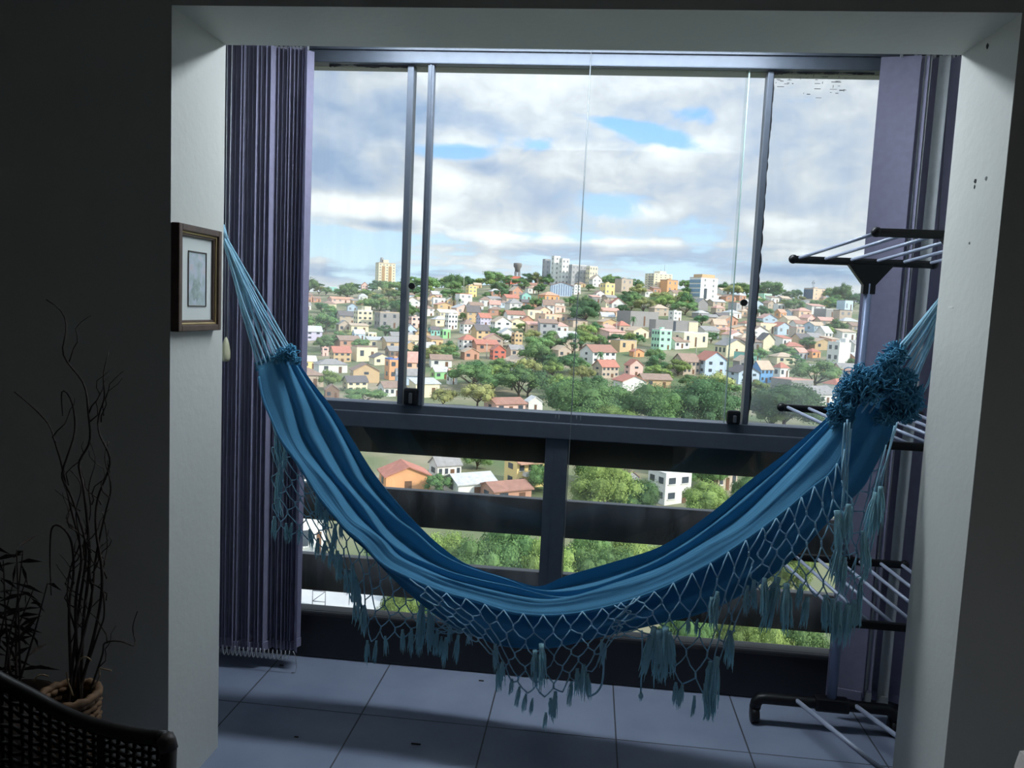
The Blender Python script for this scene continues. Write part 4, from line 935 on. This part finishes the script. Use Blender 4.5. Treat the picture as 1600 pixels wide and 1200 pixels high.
# blue striped barn
P = hit(876, 462); s = P.y / F
o, a, b, h = house('barn', 'blue striped barn-like hall with a red-edged gable on the upper hill', 'building', P, 36 * s, 20 * s, 'pale blue', 'gable', 'red', th=.12, floors=1, nf=0, ns=0, ratio=.8, roof_share=.25)
for k in range(9): add_box(o, 'stripe', mat('barn_stripe', (128, 140, 172), .8), a * (-.44 + .11 * k) - .25, a * (-.44 + .11 * k) + .25, -b / 2 - .12, -b / 2, 0, h * (.98 if k not in (3, 4, 5) else 1.12))
HOUSES.append((858, 894, 440, 462)); LANDS.append((876, 450, 'blue striped barn'))
# water tower
P = hit(805, 431); P.y += 20; s = P.y / F; topz = on_y(805, 411, P.y).z; P.z = ground_z(P.x, P.y)
wt = thing('water_tower', 'dark round water tower on the skyline left of the hilltop towers', 'water tower', tuple(P)); hz = topz - P.z
conc = mat('tower_concrete', (122, 118, 116), .8, var=.15, scale=.5); r_ = 6.5 * s
lpart('tank', MB().lathe([(.1, hz - 14 * s), (r_ * .62, hz - 13.5 * s), (r_ * .66, hz - 8.5 * s), (r_, hz - 5 * s), (r_, hz - .6 * s), (r_ * .9, hz), (.1, hz + .5 * s)], (0, 0, 0), 22).mesh('tank', conc), wt)
for k in range(6): lpart('leg', MB().tube([(r_ * .6 * math.cos(k * PI / 3), r_ * .6 * math.sin(k * PI / 3), -2), (r_ * .6 * math.cos(k * PI / 3), r_ * .6 * math.sin(k * PI / 3), hz - 13 * s)], .45, 8).mesh('leg', conc), wt)
LANDS.append((805, 415, 'water tower')); HOUSES.append((798, 812, 410, 432))
# roof mast on the right skyline
P = hit(1277, 447); P.y += 14; P.z = ground_z(P.x, P.y)
ms = thing('antenna_mast', 'lattice antenna mast rising behind the salmon block on the right skyline', 'mast', tuple(P)); hz = on_y(1277, 438, P.y).z - P.z
lat = MB()
for s_ in (-1, 1): lat.tube([(s_ * .9, 0, 0), (s_ * .6, 0, hz)], .15, 5)
for k in range(8): lat.tube([(-.85, 0, hz * k / 8), (.8, 0, hz * (k + 1) / 8)], .09, 4)
lpart('lattice', lat.mesh('lattice', _m['worn_metal']), ms)
for s_ in (-1, 1): lpart('dish', MB().lathe([(.05, 0), (.8, .3), (.9, .5)], (s_ * .9, -.3, hz * .85), 12).mesh('dish', _m['tower_concrete']), ms)
# ---- scattered houses in between
def rel(x, y, used=None):
    """the nearest landmarks with the direction from them"""
    c = sorted(LANDS, key=lambda l: (l[0] - x) ** 2 + ((l[1] - y) * 2.2) ** 2)
    out = []
    for lx, ly, nm in c[:14]:
        dx, dy = x - lx, (y - ly) * 1.6
        out.append(('right of' if dx > 0 else 'left of') + ' the ' + nm if abs(dx) > abs(dy) else ('below' if dy > 0 else 'above') + ' the ' + nm)
    return out
LABELS = set(o.get('label') for o in COL.objects if o.get('label'))
def unique(head, x, y):
    rs = rel(x, y)
    for r_ in rs:
        l = head + ' ' + r_
        if l not in LABELS and len(l.split()) <= 16: LABELS.add(l); return l
    for r_ in rs:
        for w_ in ('small', 'plain', 'low'):
            l = w_ + ' ' + head + ' ' + r_
            if l not in LABELS and len(l.split()) <= 16: LABELS.add(l); return l
    LABELS.add(l); return l
def overlap(bx, lst, fr=.25):
    for c in lst:
        w = min(bx[1], c[1]) - max(bx[0], c[0]); h = min(bx[3], c[3]) - max(bx[2], c[2])
        if w > 0 and h > 0 and w * h > fr * min((bx[1] - bx[0]) * (bx[3] - bx[2]), (c[1] - c[0]) * (c[3] - c[2])): return True
    return False
def skyline(x):
    return lerp_tab([(440, 448), (520, 446), (600, 442), (660, 432), (740, 430), (800, 428), (870, 426), (930, 430), (1000, 438), (1060, 444), (1120, 448), (1180, 448), (1240, 458), (1320, 458)], x)
rr = random.Random(77); nf_ = 0; tries = 0; FILL = []
KEYTREES = []
palw = ['white', 'white', 'cream', 'cream', 'tan', 'pink', 'salmon', 'brick', 'grey', 'taupe', 'pale blue', 'cream', 'brick', 'taupe', 'turquoise', 'white', 'concrete', 'white', 'tan']
palr = ['red', 'brick-red', 'brown', 'brown', 'grey', 'tan', 'pink', 'brown', 'pale grey', 'grey', 'dark', 'tan', 'pink']
# ---- trees
def leaf_mat(n, c, v=.3): return mat(n, c, .75, var=v + .08, scale=1.1, trans=.18, randhue=.012, spec=.2)
lm_mid = leaf_mat('leaves_green', (104, 136, 84)); lm_dark = leaf_mat('leaves_dark', (80, 116, 76)); lm_light = leaf_mat('leaves_light', (128, 150, 84)); lm_yel = leaf_mat('leaves_yellow', (148, 154, 98))
trunk_m = mat('trunk_bark', (92, 76, 62), .9, var=.2, scale=2)
def crown(seed, nblob, leaves, leaf, flat=.62, lo=.30):
    """unit crown: 1 wide, about flat high, built of leaf clumps over rounded masses"""
    q = random.Random(seed); mb = MB(); B = []
    for k in range(nblob):
        a = q.uniform(0, 2 * PI); r = .5 * math.sqrt(q.random()) * .82; dome = math.sqrt(max(0, 1 - (r / .5) ** 2))
        z = lo + flat * (.12 + .72 * dome * q.uniform(.12, 1) ** .6); br = q.uniform(.11, .19) * (1 if nblob > 10 else 1.5)
        B.append((Vector((r * math.cos(a), r * math.sin(a), z)), br))
    for c, br in B:
        bl = MB().ball((0, 0, 0), br * .70, 8, 6, (1, 1, .72))
        off = len(mb.v)
        mb.add([c + v * (1 + .25 * noise.noise(v * 9 + c * 5)) for v in bl.v], bl.f, False)
        for k in range(leaves):
            d = Vector((q.gauss(0, 1), q.gauss(0, 1), q.gauss(0, 1) + .25)).normalized(); p = c + Vector((d.x, d.y, d.z * .75)) * br * q.uniform(.72, 1.22)
            n = (d + Vector((q.uniform(-.7, .7), q.uniform(-.7, .7), q.uniform(-.3, .9)))).normalized(); u = n.cross(Vector((q.uniform(-1, 1), q.uniform(-1, 1), q.uniform(-1, 1)))).normalized(); w = n.cross(u)
            s = leaf * q.uniform(.6, 1.3); u *= s; w *= s * .6
            mb.add([p - u, p - w * .9, p + u, p + w * .9], [(0, 1, 2, 3)])
    return mb, B
def trunk(seed, lo, B):
    q = random.Random(seed); mb = MB().tube([(0, 0, -.12), (.01, 0, lo * .5), (0, .01, lo + .12)], [.03, .024, .017], 7)
    for c, br in B[:6]: mb.tube([Vector((0, 0, lo * .7)), c * .5 + Vector((0, 0, lo * .4)), c], [.016, .011, .006], 5)
    return mb
TV = []
for k in range(4): TV.append((crown(k, 18, 70, .027, .72, .06), 'far'))
for k in range(3): TV.append((crown(20 + k, 16, 70, .028, 1.05, .08), 'farhigh'))
NV = [crown(40 + k, 50, 260, .0150, .62, .08) for k in range(3)]
SV = [crown(60 + k, 20, 60, .026, .40, .22) for k in range(2)]
_tm = {}
def tree_mesh(kind, k, m):
    key = (kind, k, m.name)
    if key not in _tm:
        src = {'far': TV[:4], 'high': TV[4:], 'near': NV, 'flat': SV}[kind]; c = src[k % len(src)]; mb, B = c[0] if kind in ('far', 'high') else c
        _tm[key] = mb.mesh('crown', m)
        kk = (kind, k)
        if kk not in _tm: _tm[kk] = trunk(k, {'far': .12, 'high': .12, 'near': .14, 'flat': .24}[kind], B).mesh('trunk', trunk_m)
    return _tm[key], _tm[(kind, k)]
NT = 0
def tree(label, P, w, h, kind, m, group='trees on the hillside', name='tree'):
    global NT; NT += 1
    top = {'far': .06 + .72, 'high': .08 + 1.05, 'near': .08 + .62, 'flat': .22 + .40}[kind]
    o = thing(name, label, 'tree', tuple(P), group, rr.uniform(0, 6.28)); n = {'far': 4, 'high': 3, 'near': 3, 'flat': 2}[kind]
    cm, tm = tree_mesh(kind, NT % n, m); sc_ = (w, w, h / top)
    lpart('crown', cm, o, (0, 0, 0), sc_); lpart('trunk', tm, o, (0, 0, 0), sc_); return o
KT = [   # px left, right, top, base, kind, leaves, label, short
 (470,531,484,522,'far',lm_mid,'large round green tree above the lilac house','round tree above the lilac house'),
 (482,522,524,549,'far',lm_mid,'round tree directly below the lilac house',None), (494,535,575,610,'far',lm_light,'round tree left of the cream dark-roofed house','round tree at lower left'),
 (528,606,602,632,'far',lm_mid,'wide tree just above the window rail left of the posts',None), (566,592,464,489,'far',lm_mid,'round tree above the cream stepped block',None), (606,628,468,494,'far',lm_dark,'dark tree behind the left window post',None),
 (684,718,530,559,'far',lm_dark,'dark tree left of the white red-roofed house',None), (701,776,562,608,'far',lm_mid,'broad spreading green tree above the window rail left of centre','broad tree left of centre'),
 (772,848,571,622,'far',lm_mid,'broad tree right of the broad tree left of centre','second broad tree'), (714,778,597,640,'flat',lm_yel,'flat yellowish tree just above the window rail',None), (664,720,606,640,'flat',lm_yel,'flat olive tree above the window rail by the second post',None),
 (811,869,521,556,'far',lm_mid,'dense round tree right of the narrow tan house','dense round tree'), (846,986,585,668,'near',lm_mid,'very large spreading tree at the centre above the window rail','very large centre tree'),
 (966,1068,600,680,'near',lm_mid,'large tree right of the very large centre tree above the rail','large right tree'), (1040,1160,590,680,'near',lm_dark,'large dark green tree left of the right window post','large dark tree'),
 (920,1000,628,680,'near',lm_light,'light green bushy tree in front of the large trees at centre',None), (1085,1140,636,672,'far',lm_light,'light green tree tucked at the right lock of the window',None),
 (1004,1042,546,586,'high',lm_dark,'dense dark tree right of the bright pink house','dense dark tree'), (1038,1080,560,588,'far',lm_light,'light green tree below the brown tiled row',None), (888,941,478,508,'flat',lm_dark,'flat-topped dark tree beside the thin cord on the hill','flat-topped dark tree'),
 (918,950,520,545,'far',lm_mid,'round tree above the white house by the cord',None), (894,922,506,542,'high',lm_yel,'yellowish slender tree beside the thin cord',None), (844,882,555,590,'far',lm_mid,'tree left of the cord above the very large centre tree',None), (878,914,551,586,'high',lm_dark,'dark tree right behind the thin cord above the centre tree',None),
 (1164,1284,592,672,'near',lm_dark,'wide dark tree right of the right window post','wide dark tree at right'), (1236,1310,560,606,'far',lm_mid,'leafy tree left of the rack post below the tall white block',None), (1176,1230,630,672,'far',lm_light,'light tree at the foot of the right fixed pane',None),
 (1050,1092,468,492,'far',lm_mid,'green tree below the orange-walled block',None), (975,1010,456,482,'far',lm_mid,'tree below the taupe block',None), (1060,1086,455,486,'far',lm_dark,'dark tree left of the white office block',None), (845,872,404,424,'far',lm_mid,'round tree in front of the grey hilltop slab',None), (920,938,416,436,'far',lm_mid,'tree in front of the cream hilltop block',None),
 (1298,1330,440,478,'far',lm_mid,'tree on the right skyline beside the drying rack post',None), (1176,1222,440,464,'flat',lm_mid,'wide flat tree on the skyline right of the right post',None), (1136,1172,442,462,'far',lm_mid,'tree on the skyline left of the right post',None),
 (750,790,420,446,'far',lm_mid,'big tree on the skyline left of the water tower',None), (640,690,428,456,'far',lm_mid,'big tree between the two left posts on the skyline',None), (690,730,425,458,'far',lm_mid,'big tree right of the second post on the skyline',None), (462,502,434,462,'flat',lm_mid,'wide tree at the left end of the skyline',None), (590,632,436,462,'far',lm_mid,'tree at the foot of the cream tower',None), (526,562,440,470,'far',lm_mid,'tree below the left skyline right of the turquoise building',None),
 (886,1000,722,812,'near',lm_light,'bushy light tree in the upper slat gap right of the lower mullion','bushy slat-gap tree'), (950,1030,744,810,'near',lm_mid,'green tree left of the white boxy house in the slat gap',None), (1060,1140,752,815,'near',lm_light,'light tree right of the white boxy house in the slat gap',None), (660,712,735,775,'far',lm_mid,'small tree beside the orange slat-gap house',None),
 (640,740,812,935,'near',lm_light,'yellow-green tree in the middle slat gap left of the lower mullion',None), (730,850,808,940,'near',lm_mid,'green tree in the middle slat gap beside the lower mullion',None), (870,960,826,935,'near',lm_mid,'green tree in the middle slat gap right of the lower mullion',None), (940,1050,832,935,'near',lm_light,'light tree in the middle slat gap above the hammock',None),
 (585,665,915,1000,'near',lm_light,'light tree behind the fringe net in the lowest slat gap',None), (1010,1110,930,1070,'near',lm_mid,'tree in the lowest slat gap behind the right fringe',None), (1110,1200,955,1080,'near',lm_light,'light tree in the lowest slat gap left of the rack foot',None), (1190,1290,960,1080,'near',lm_mid,'green tree in the lowest slat gap beside the rack post',None), (1180,1280,845,940,'near',lm_light,'light tree behind the right net in the middle slat gap',None),
 (896,966,700,760,'near',lm_mid,'green tree behind the bushy slat-gap tree',None), (1066,1136,706,765,'near',lm_mid,'dark leafy tree behind the white boxy house at right',None), (1130,1200,742,815,'near',lm_mid,'green tree below the taupe house beside the hammock',None), (826,880,716,772,'near',lm_mid,'tree behind the lower mullion right of the yellow balcony house',None),
 (688,790,836,955,'near',lm_mid,'bushy tree nearer than the others in the middle slat gap at left',None), (800,900,840,960,'near',lm_light,'light tree behind the lower mullion in the middle slat gap',None), (900,1000,848,965,'near',lm_mid,'bushy tree nearest in the middle slat gap at right',None), (640,700,925,1010,'near',lm_mid,'green tree behind the left tassels in the lowest slat gap',None), (1150,1240,975,1095,'near',lm_light,'light bush nearest to the rack foot in the lowest slat gap',None),
 (560,640,790,900,'near',lm_mid,'green tree behind the left fringe net in the middle slat gap',None), (720,770,700,735,'near',lm_mid,'tree behind the low white house with pale metal roof',None), (1030,1100,700,745,'near',lm_light,'light tree above the white boxy house',None),
]
for (x0, x1, y0, y1, kind, m, lab, short) in KT:
    x = (x0 + x1) / 2; P = hit(x, y1); s = P.y / F
    tree(lab, P, (x1 - x0) * s, (y1 - y0) * s, kind, m, None)
    LABELS.add(lab); KEYTREES.append((x0, x1, y0, y1))
    if short: LANDS.append((x, (y0 + y1) / 2, short))
NAMEF = {'red': 'red', 'brick-red': 'brick-red', 'brown': 'brown', 'orange': 'orange', 'grey': 'grey', 'tan': 'tan', 'pink': 'pink', 'pale grey': 'pale grey', 'dark': 'dark'}
while nf_ < 165 and tries < 6000:
    tries += 1
    x = rr.uniform(452, 1338); sk_ = skyline(x); t = rr.random() ** .8; y = sk_ + 10 + (612 - sk_) * t
    if y > 625: continue
    P = hit(x, y); s = P.y / F; W = rr.uniform(7.5, 13); Ht = rr.uniform(4.2, 6.2); fl = 1
    if rr.random() < .22: Ht *= 1.5; fl = 2
    w = W / s; h = Ht / s; bx = (x - w / 2, x + w / 2, y - h, y)
    if overlap(bx, HOUSES, .28) or overlap(bx, FILL, .45) or overlap(bx, KEYTREES, .35): continue
    wc = rr.choice(palw); rc = rr.choice(palr); rt_ = rr.choices(['gable', 'gableL', 'hip', 'flat', 'shed'], [3, 4, 3, 2, 1.5])[0]
    size = 'small' if w < 17 else 'low' if fl == 1 else 'two-storey'
    if fl == 2: size = 'two-storey'
    rn = {'gable': 'gabled', 'gableL': 'pitched', 'hip': 'hipped', 'flat': 'flat', 'shed': 'sloping'}[rt_]
    lab = unique('%s %s house with %s %s roof' % (size, wc, rc, rn), x, y - h / 2)
    house('house', lab, 'house', P, W, Ht, wc, rt_, rc, th=rr.uniform(.25, .75), floors=fl, nf=2, ns=0, group='houses on the hillside', ratio=rr.uniform(.65, .9))
    FILL.append(bx); nf_ += 1
nt_ = 0; tries = 0; TF = []
while nt_ < 232 and tries < 14000:
    tries += 1
    x = rr.uniform(448, 1340); sk_ = skyline(x); y = sk_ + 4 + (622 - sk_) * rr.random() ** 1.4
    if nt_ < 52: y = sk_ + rr.uniform(2, 16)
    P = hit(x, y); s = P.y / F; W = rr.uniform(8, 16); Ht = W * rr.uniform(.55, .85)
    if P.y > 470: W *= 1.2; Ht *= 1.15
    w = W / s; h = Ht / s; bx = (x - w / 2, x + w / 2, y - h, y)
    if overlap(bx, HOUSES, .24) or overlap(bx, TF, .72) or overlap(bx, FILL, .62): continue
    kind = rr.choice(['far', 'far', 'far', 'far', 'high', 'flat']); 
    if kind == 'high': Ht *= 1.15
    m, cn_ = rr.choice([(lm_mid, 'green'), (lm_mid, 'green'), (lm_dark, 'dark green'), (lm_dark, 'dark green'), (lm_light, 'light green'), (lm_yel, 'yellowish')])
    sh_ = {'far': 'round', 'high': 'upright', 'flat': 'flat-topped'}[kind]
    lab = unique('%s %s tree' % (sh_, cn_), x, y - h / 2)
    tree(lab, P, W, Ht, kind, m); TF.append(bx); nt_ += 1
# (palms on the skyline)
def palm(label, x, yb, yt, wpx):
    P = hit(x, yb); s = P.y / F; h = (yb - yt) * s; o = thing('palm_tree', label, 'palm tree', tuple(P)); w = wpx * s / 2
    lpart('trunk', MB().tube([(0, 0, -1), (.1, 0, h * .5), (0, 0, h)], [.3, .24, .2], 7).mesh('trunk', trunk_m), o); mb = MB()
    for k in range(13):
        a = 2 * PI * k / 13 + .2; el = .7 * math.sin(k * 2.1); pts = [Vector((math.cos(a) * w * t, math.sin(a) * w * t, h + w * (el * t - 1.0 * t * t))) for t in (0, .35, .7, 1)]
        sd_ = Vector((-math.sin(a), math.cos(a), 0)) * w * .13
        mb.grid([[p - sd_ * c for p, c in zip(pts, (.4, 1, .8, .1))], [p + Vector((0, 0, .06 * w)) for p in pts], [p + sd_ * c for p, c in zip(pts, (.4, 1, .8, .1))]], False)
    lpart('fronds', mb.mesh('fronds', lm_dark), o)
for i, (x, yb, yt, w) in enumerate(((698, 434, 421, 7), (711, 432, 419, 8), (725, 434, 421, 7), (708, 487, 466, 10), (718, 490, 468, 10), (988, 520, 496, 14), (1141, 470, 452, 9), (937, 575, 551, 16))):
    palm(['leftmost of three small palms on the skyline right of the posts', 'tallest middle one of three small palms on the skyline', 'rightmost of three small palms on the skyline', 'slim palm above the white three-storey house', 'slim palm right beside another above the white three-storey house', 'shaggy palm right of the red hip-roofed house', 'small palm left of the right post near the skyline', 'palm in front of the white house by the cord'][i], x, yb, yt, w)
# street lamp poles and utility poles
pole_m = mat('pole_concrete', (186, 182, 172), .8, var=.1)
for i, (x, yb, yt) in enumerate(((724, 462, 428), (1087, 560, 528), (1180, 470, 440), (962, 530, 504), (1246, 540, 508), (760, 560, 536), (1162, 640, 600), (992, 560, 533))):
    P = hit(x, yb); s = P.y / F; h = (yb - yt) * s
    o = thing('utility_pole', ['tall pale pole near the skyline left of the yellow block', 'pale pole right of the brown-roofed house', 'pole on the skyline right of the right post', 'pole left of the red hip-roofed house', 'pole above the bright blue house', 'pole above the red house', 'pole in front of the blue-grey gabled house', 'pole above the bright pink house'][i], 'pole', tuple(P))
    lpart('shaft', MB().tube([(0, 0, -1), (0, 0, h)], [.22, .13], 7).mesh('shaft', pole_m), o); lpart('crossarm', MB().box((-1.1, -.06, h * .92), (1.1, .06, h * .92 + .14)).mesh('crossarm', pole_m), o)
# pale yard and goal frame at the lower left
P = hit(500, 955, 20)
yard = MB().grid([[Vector((x, Y, ground_z(x, Y) + .12)) for x in [P.x - 26 + 4 * i for i in range(12)]] for Y in [P.y - 12 + 4 * j for j in range(6)]])
yd = struct('pavement', yard, mat('pale_paving', (196, 198, 200), .9, var=.06, scale=.5))
gf = thing('metal_frame', 'thin dark metal frame standing on the pale yard in the lowest slat gap', 'frame', (P.x, P.y, P.z + .1))
rail_m = mat('rack_metal', (120, 122, 126), .5, .3)
a_, b_ = on_y(488, 950, P.y), on_y(508, 950, P.y); hh = 30 * P.y / F
for x in (a_.x, b_.x): part('upright', MB().tube([(x, P.y, P.z), (x, P.y, P.z + hh)], .05, 6), rail_m, gf)
for z in (.4, 1): part('crossbar', MB().tube([(a_.x, P.y, P.z + hh * z), (b_.x, P.y, P.z + hh * z)], .05, 6), rail_m, gf)
part('brace', MB().tube([(a_.x, P.y, P.z + hh * .4), (b_.x, P.y, P.z + hh)], .04, 6), rail_m, gf)

# ================================================================== SKY, SUN, CAMERA
def build_world():
    w = bpy.data.worlds.new('sky'); bpy.context.scene.world = w; w.use_nodes = True
    nt = w.node_tree; nd = nt.nodes; lk = nt.links; nd.clear()
    out = nd.new('ShaderNodeOutputWorld'); bg = nd.new('ShaderNodeBackground'); lk.new(bg.outputs[0], out.inputs[0])
    tc = nd.new('ShaderNodeTexCoord'); sx = nd.new('ShaderNodeSeparateXYZ'); lk.new(tc.outputs['Generated'], sx.inputs[0])
    def M(op, a, b=None, c=None, clamp=False):
        n = nd.new('ShaderNodeMath'); n.operation = op; n.use_clamp = clamp
        for i, v in enumerate((a, b, c)):
            if v is None: continue
            if hasattr(v, 'links'): lk.new(v, n.inputs[i])
            else: n.inputs[i].default_value = v
        return n.outputs[0]
    def mixc(f, a, b):
        n = nd.new('ShaderNodeMix'); n.data_type = 'RGBA'
        for k, v in (('Factor', f), ('A', a), ('B', b)):
            if hasattr(v, 'links'): lk.new(v, n.inputs[k])
            else: n.inputs[k].default_value = v
        return n.outputs['Result']
    def sstep(v, a, b):
        n = nd.new('ShaderNodeMapRange'); n.interpolation_type = 'SMOOTHSTEP'
        lk.new(v, n.inputs['Value']); n.inputs['From Min'].default_value = a; n.inputs['From Max'].default_value = b; return n.outputs[0]
    az = M('MULTIPLY', M('ARCTAN2', sx.outputs[0], sx.outputs[1]), 57.2958)
    el = M('MULTIPLY', M('ARCSINE', sx.outputs[2]), 57.2958)
    def nz(sa, se, detail, off, rough=.55):
        c = nd.new('ShaderNodeCombineXYZ'); lk.new(M('MULTIPLY', az, sa), c.inputs[0]); lk.new(M('MULTIPLY', el, se), c.inputs[1]); c.inputs[2].default_value = off
        n = nd.new('ShaderNodeTexNoise'); n.inputs['Scale'].default_value = 1; n.inputs['Detail'].default_value = detail; n.inputs['Roughness'].default_value = rough
        lk.new(c.outputs[0], n.inputs['Vector']); return n.outputs['Fac']
    def blob(a0, e0, ra, re, amp, tilt=0.0):
        da = M('SUBTRACT', az, a0); de = M('SUBTRACT', el, e0)
        if tilt: de = M('SUBTRACT', de, M('MULTIPLY', da, tilt))
        q = M('ADD', M('POWER', M('DIVIDE', da, ra), 2.0), M('POWER', M('DIVIDE', de, re), 2.0))
        return M('MULTIPLY', M('EXPONENT', M('MULTIPLY', q, -1.0)), amp)
    def tot(l):
        s = l[0]
        for v in l[1:]: s = M('ADD', s, v)
        return s
    def P(x, y):      # pixel of the photograph -> azimuth, elevation in degrees
        r = ray(x, y).normalized(); return math.degrees(math.atan2(r.x, r.y)), math.degrees(math.asin(r.z))
    k = math.degrees(1 / F)
    def B(x, y, rx, ry, amp, tilt=0.0): a, e = P(x, y); return blob(a, e, rx * k, ry * k, amp, tilt)
    # clear sky
    sky = mixc(sstep(el, 0, 16), hexc(210, 234, 245), hexc(128, 186, 246))
    # cloud cover, light and shade
    wx = nz(.16, .3, 3, 9.2); wy = nz(.16, .3, 3, 4.4)
    def nzw(sa, se, detail, off, warp, rough=.55):
        c = nd.new('ShaderNodeCombineXYZ'); lk.new(M('ADD', M('MULTIPLY', az, sa), M('MULTIPLY', wx, warp)), c.inputs[0]); lk.new(M('ADD', M('MULTIPLY', el, se), M('MULTIPLY', wy, warp)), c.inputs[1]); c.inputs[2].default_value = off
        n = nd.new('ShaderNodeTexNoise'); n.inputs['Scale'].default_value = 1; n.inputs['Detail'].default_value = detail; n.inputs['Roughness'].default_value = rough
        lk.new(c.outputs[0], n.inputs['Vector']); return n.outputs['Fac']
    n1 = nzw(.12, .20, 4, 1.3, 1.2); n2 = nzw(.30, .46, 6, 7.7, 1.0, .52); n3 = nzw(.10, .95, 5, 3.1, .5, .58)
    low = M('SUBTRACT', 1.0, sstep(el, 4.0, 8.0))
    cover = tot([.42, M('MULTIPLY', M('SUBTRACT', n1, .5), 1.3), M('MULTIPLY', M('SUBTRACT', n2, .5), 1.5), M('MULTIPLY', M('MULTIPLY', M('SUBTRACT', n3, .5), low), 2.2), M('MULTIPLY', sstep(el, 3, 10), .28),
                 B(560, 160, 170, 70, .5), B(860, 140, 280, 60, .6), B(1290, 250, 120, 170, .45), B(1080, 270, 140, 60, .5), B(760, 300, 110, 40, .4), B(560, 320, 110, 22, .5), B(500, 262, 90, 34, .5), B(640, 280, 60, 20, .3),
                 B(715, 236, 62, 15, -1.2), B(1000, 205, 130, 15, -1.15, -.22), B(1090, 180, 60, 16, -.7, -.15), B(955, 320, 44, 20, -.9), B(840, 222, 50, 14, -.6), B(520, 372, 110, 24, -.7), B(1270, 155, 60, 12, -.5), B(1230, 408, 90, 9, -.5),
                 B(470, 425, 70, 14, .6), B(640, 425, 90, 9, .4), B(980, 395, 260, 22, .3), B(1250, 425, 110, 12, .4), B(600, 352, 50, 8, .5)])
    mask = sstep(cover, .20, .72)
    sh = tot([.0, M('MULTIPLY', M('SUBTRACT', n2, .5), 1.15), M('MULTIPLY', M('SUBTRACT', n1, .5), .8), M('MULTIPLY', M('MULTIPLY', M('SUBTRACT', n3, .5), low), 1.2),
              B(500, 262, 110, 30, -.5), B(540, 170, 120, 70, -.2), B(840, 195, 240, 30, -.16), B(1290, 200, 90, 90, -.1), B(880, 120, 260, 30, .1), B(560, 320, 130, 18, .65), B(1010, 255, 80, 24, .35), B(1060, 232, 60, 20, .35), B(690, 285, 80, 24, .45),
              B(600, 352, 50, 8, -.55), B(470, 425, 80, 16, -.35), B(640, 425, 90, 9, -.35), B(760, 262, 40, 14, -.45), B(830, 320, 60, 26, -.2), B(1000, 400, 260, 18, -.25), B(960, 376, 160, 6, .35), B(1230, 350, 70, 14, .35), B(1260, 425, 120, 14, -.35), B(1000, 330, 50, 12, .4), B(820, 372, 150, 10, .35), B(1180, 330, 70, 40, -.12)])
    cc = nd.new('ShaderNodeValToRGB'); lk.new(M('ADD', sh, .5, None, True), cc.inputs[0])
    cr = cc.color_ramp; cr.elements[0].position = 0.0; cr.elements[0].color = hexc(142, 164, 196); cr.elements[1].position = 1.0; cr.elements[1].color = hexc(252, 252, 250)
    for p_, c_ in ((.3, (178, 190, 210)), (.55, (208, 212, 218)), (.75, (230, 234, 238))): e = cr.elements.new(p_); e.color = hexc(*c_)
    col = mixc(M('MULTIPLY', mask, .94), sky, cc.outputs[0])
    # below the horizon: dull land colour
    col = mixc(sstep(el, -2.5, -.5), hexc(120, 130, 120), col)
    lk.new(col, bg.inputs[0])
    # the sky is brighter overhead and towards the sun's side
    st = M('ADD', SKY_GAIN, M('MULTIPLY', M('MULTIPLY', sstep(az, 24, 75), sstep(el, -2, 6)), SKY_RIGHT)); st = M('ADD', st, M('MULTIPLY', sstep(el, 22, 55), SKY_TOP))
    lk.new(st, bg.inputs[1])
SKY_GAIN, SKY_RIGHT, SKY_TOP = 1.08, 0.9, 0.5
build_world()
sd = bpy.data.lights.new('sun', 'SUN'); sd.energy = 3.6; sd.angle = math.radians(.6); sd.color = (1.0, .91, .78)
so = bpy.data.objects.new('sun', sd); COL.objects.link(so); so.location = (40, -20, 60)
so.rotation_euler = Vector((.80, -.30, .50)).to_track_quat('Z', 'Y').to_euler()
cd = bpy.data.cameras.new('camera'); cam = bpy.data.objects.new('camera', cd); COL.objects.link(cam)
cd.sensor_fit = 'HORIZONTAL'; cd.sensor_width = 36; cd.lens = F / 1600 * 36; cd.clip_start = .05; cd.clip_end = 6000
# camera axes in the world: right, up, back
rx = Vector((_h.x, _d.x, -_n.x)); dn = Vector((_h.y, _d.y, -_n.y)); fw = Vector((_h.z, _d.z, -_n.z))
mw = Matrix((rx, -dn, -fw)).transposed().to_4x4(); mw.translation = (0, 0, H); cam.matrix_world = mw
sc = bpy.context.scene; sc.camera = cam
sc.view_settings.view_transform = 'Standard'; sc.view_settings.look = 'None'; sc.view_settings.gamma = 1; sc.view_settings.use_curve_mapping = False; sc.view_settings.exposure = 0.38
sc.cycles.transparent_max_bounces = 16; sc.cycles.max_bounces = 8; sc.cycles.diffuse_bounces = 4
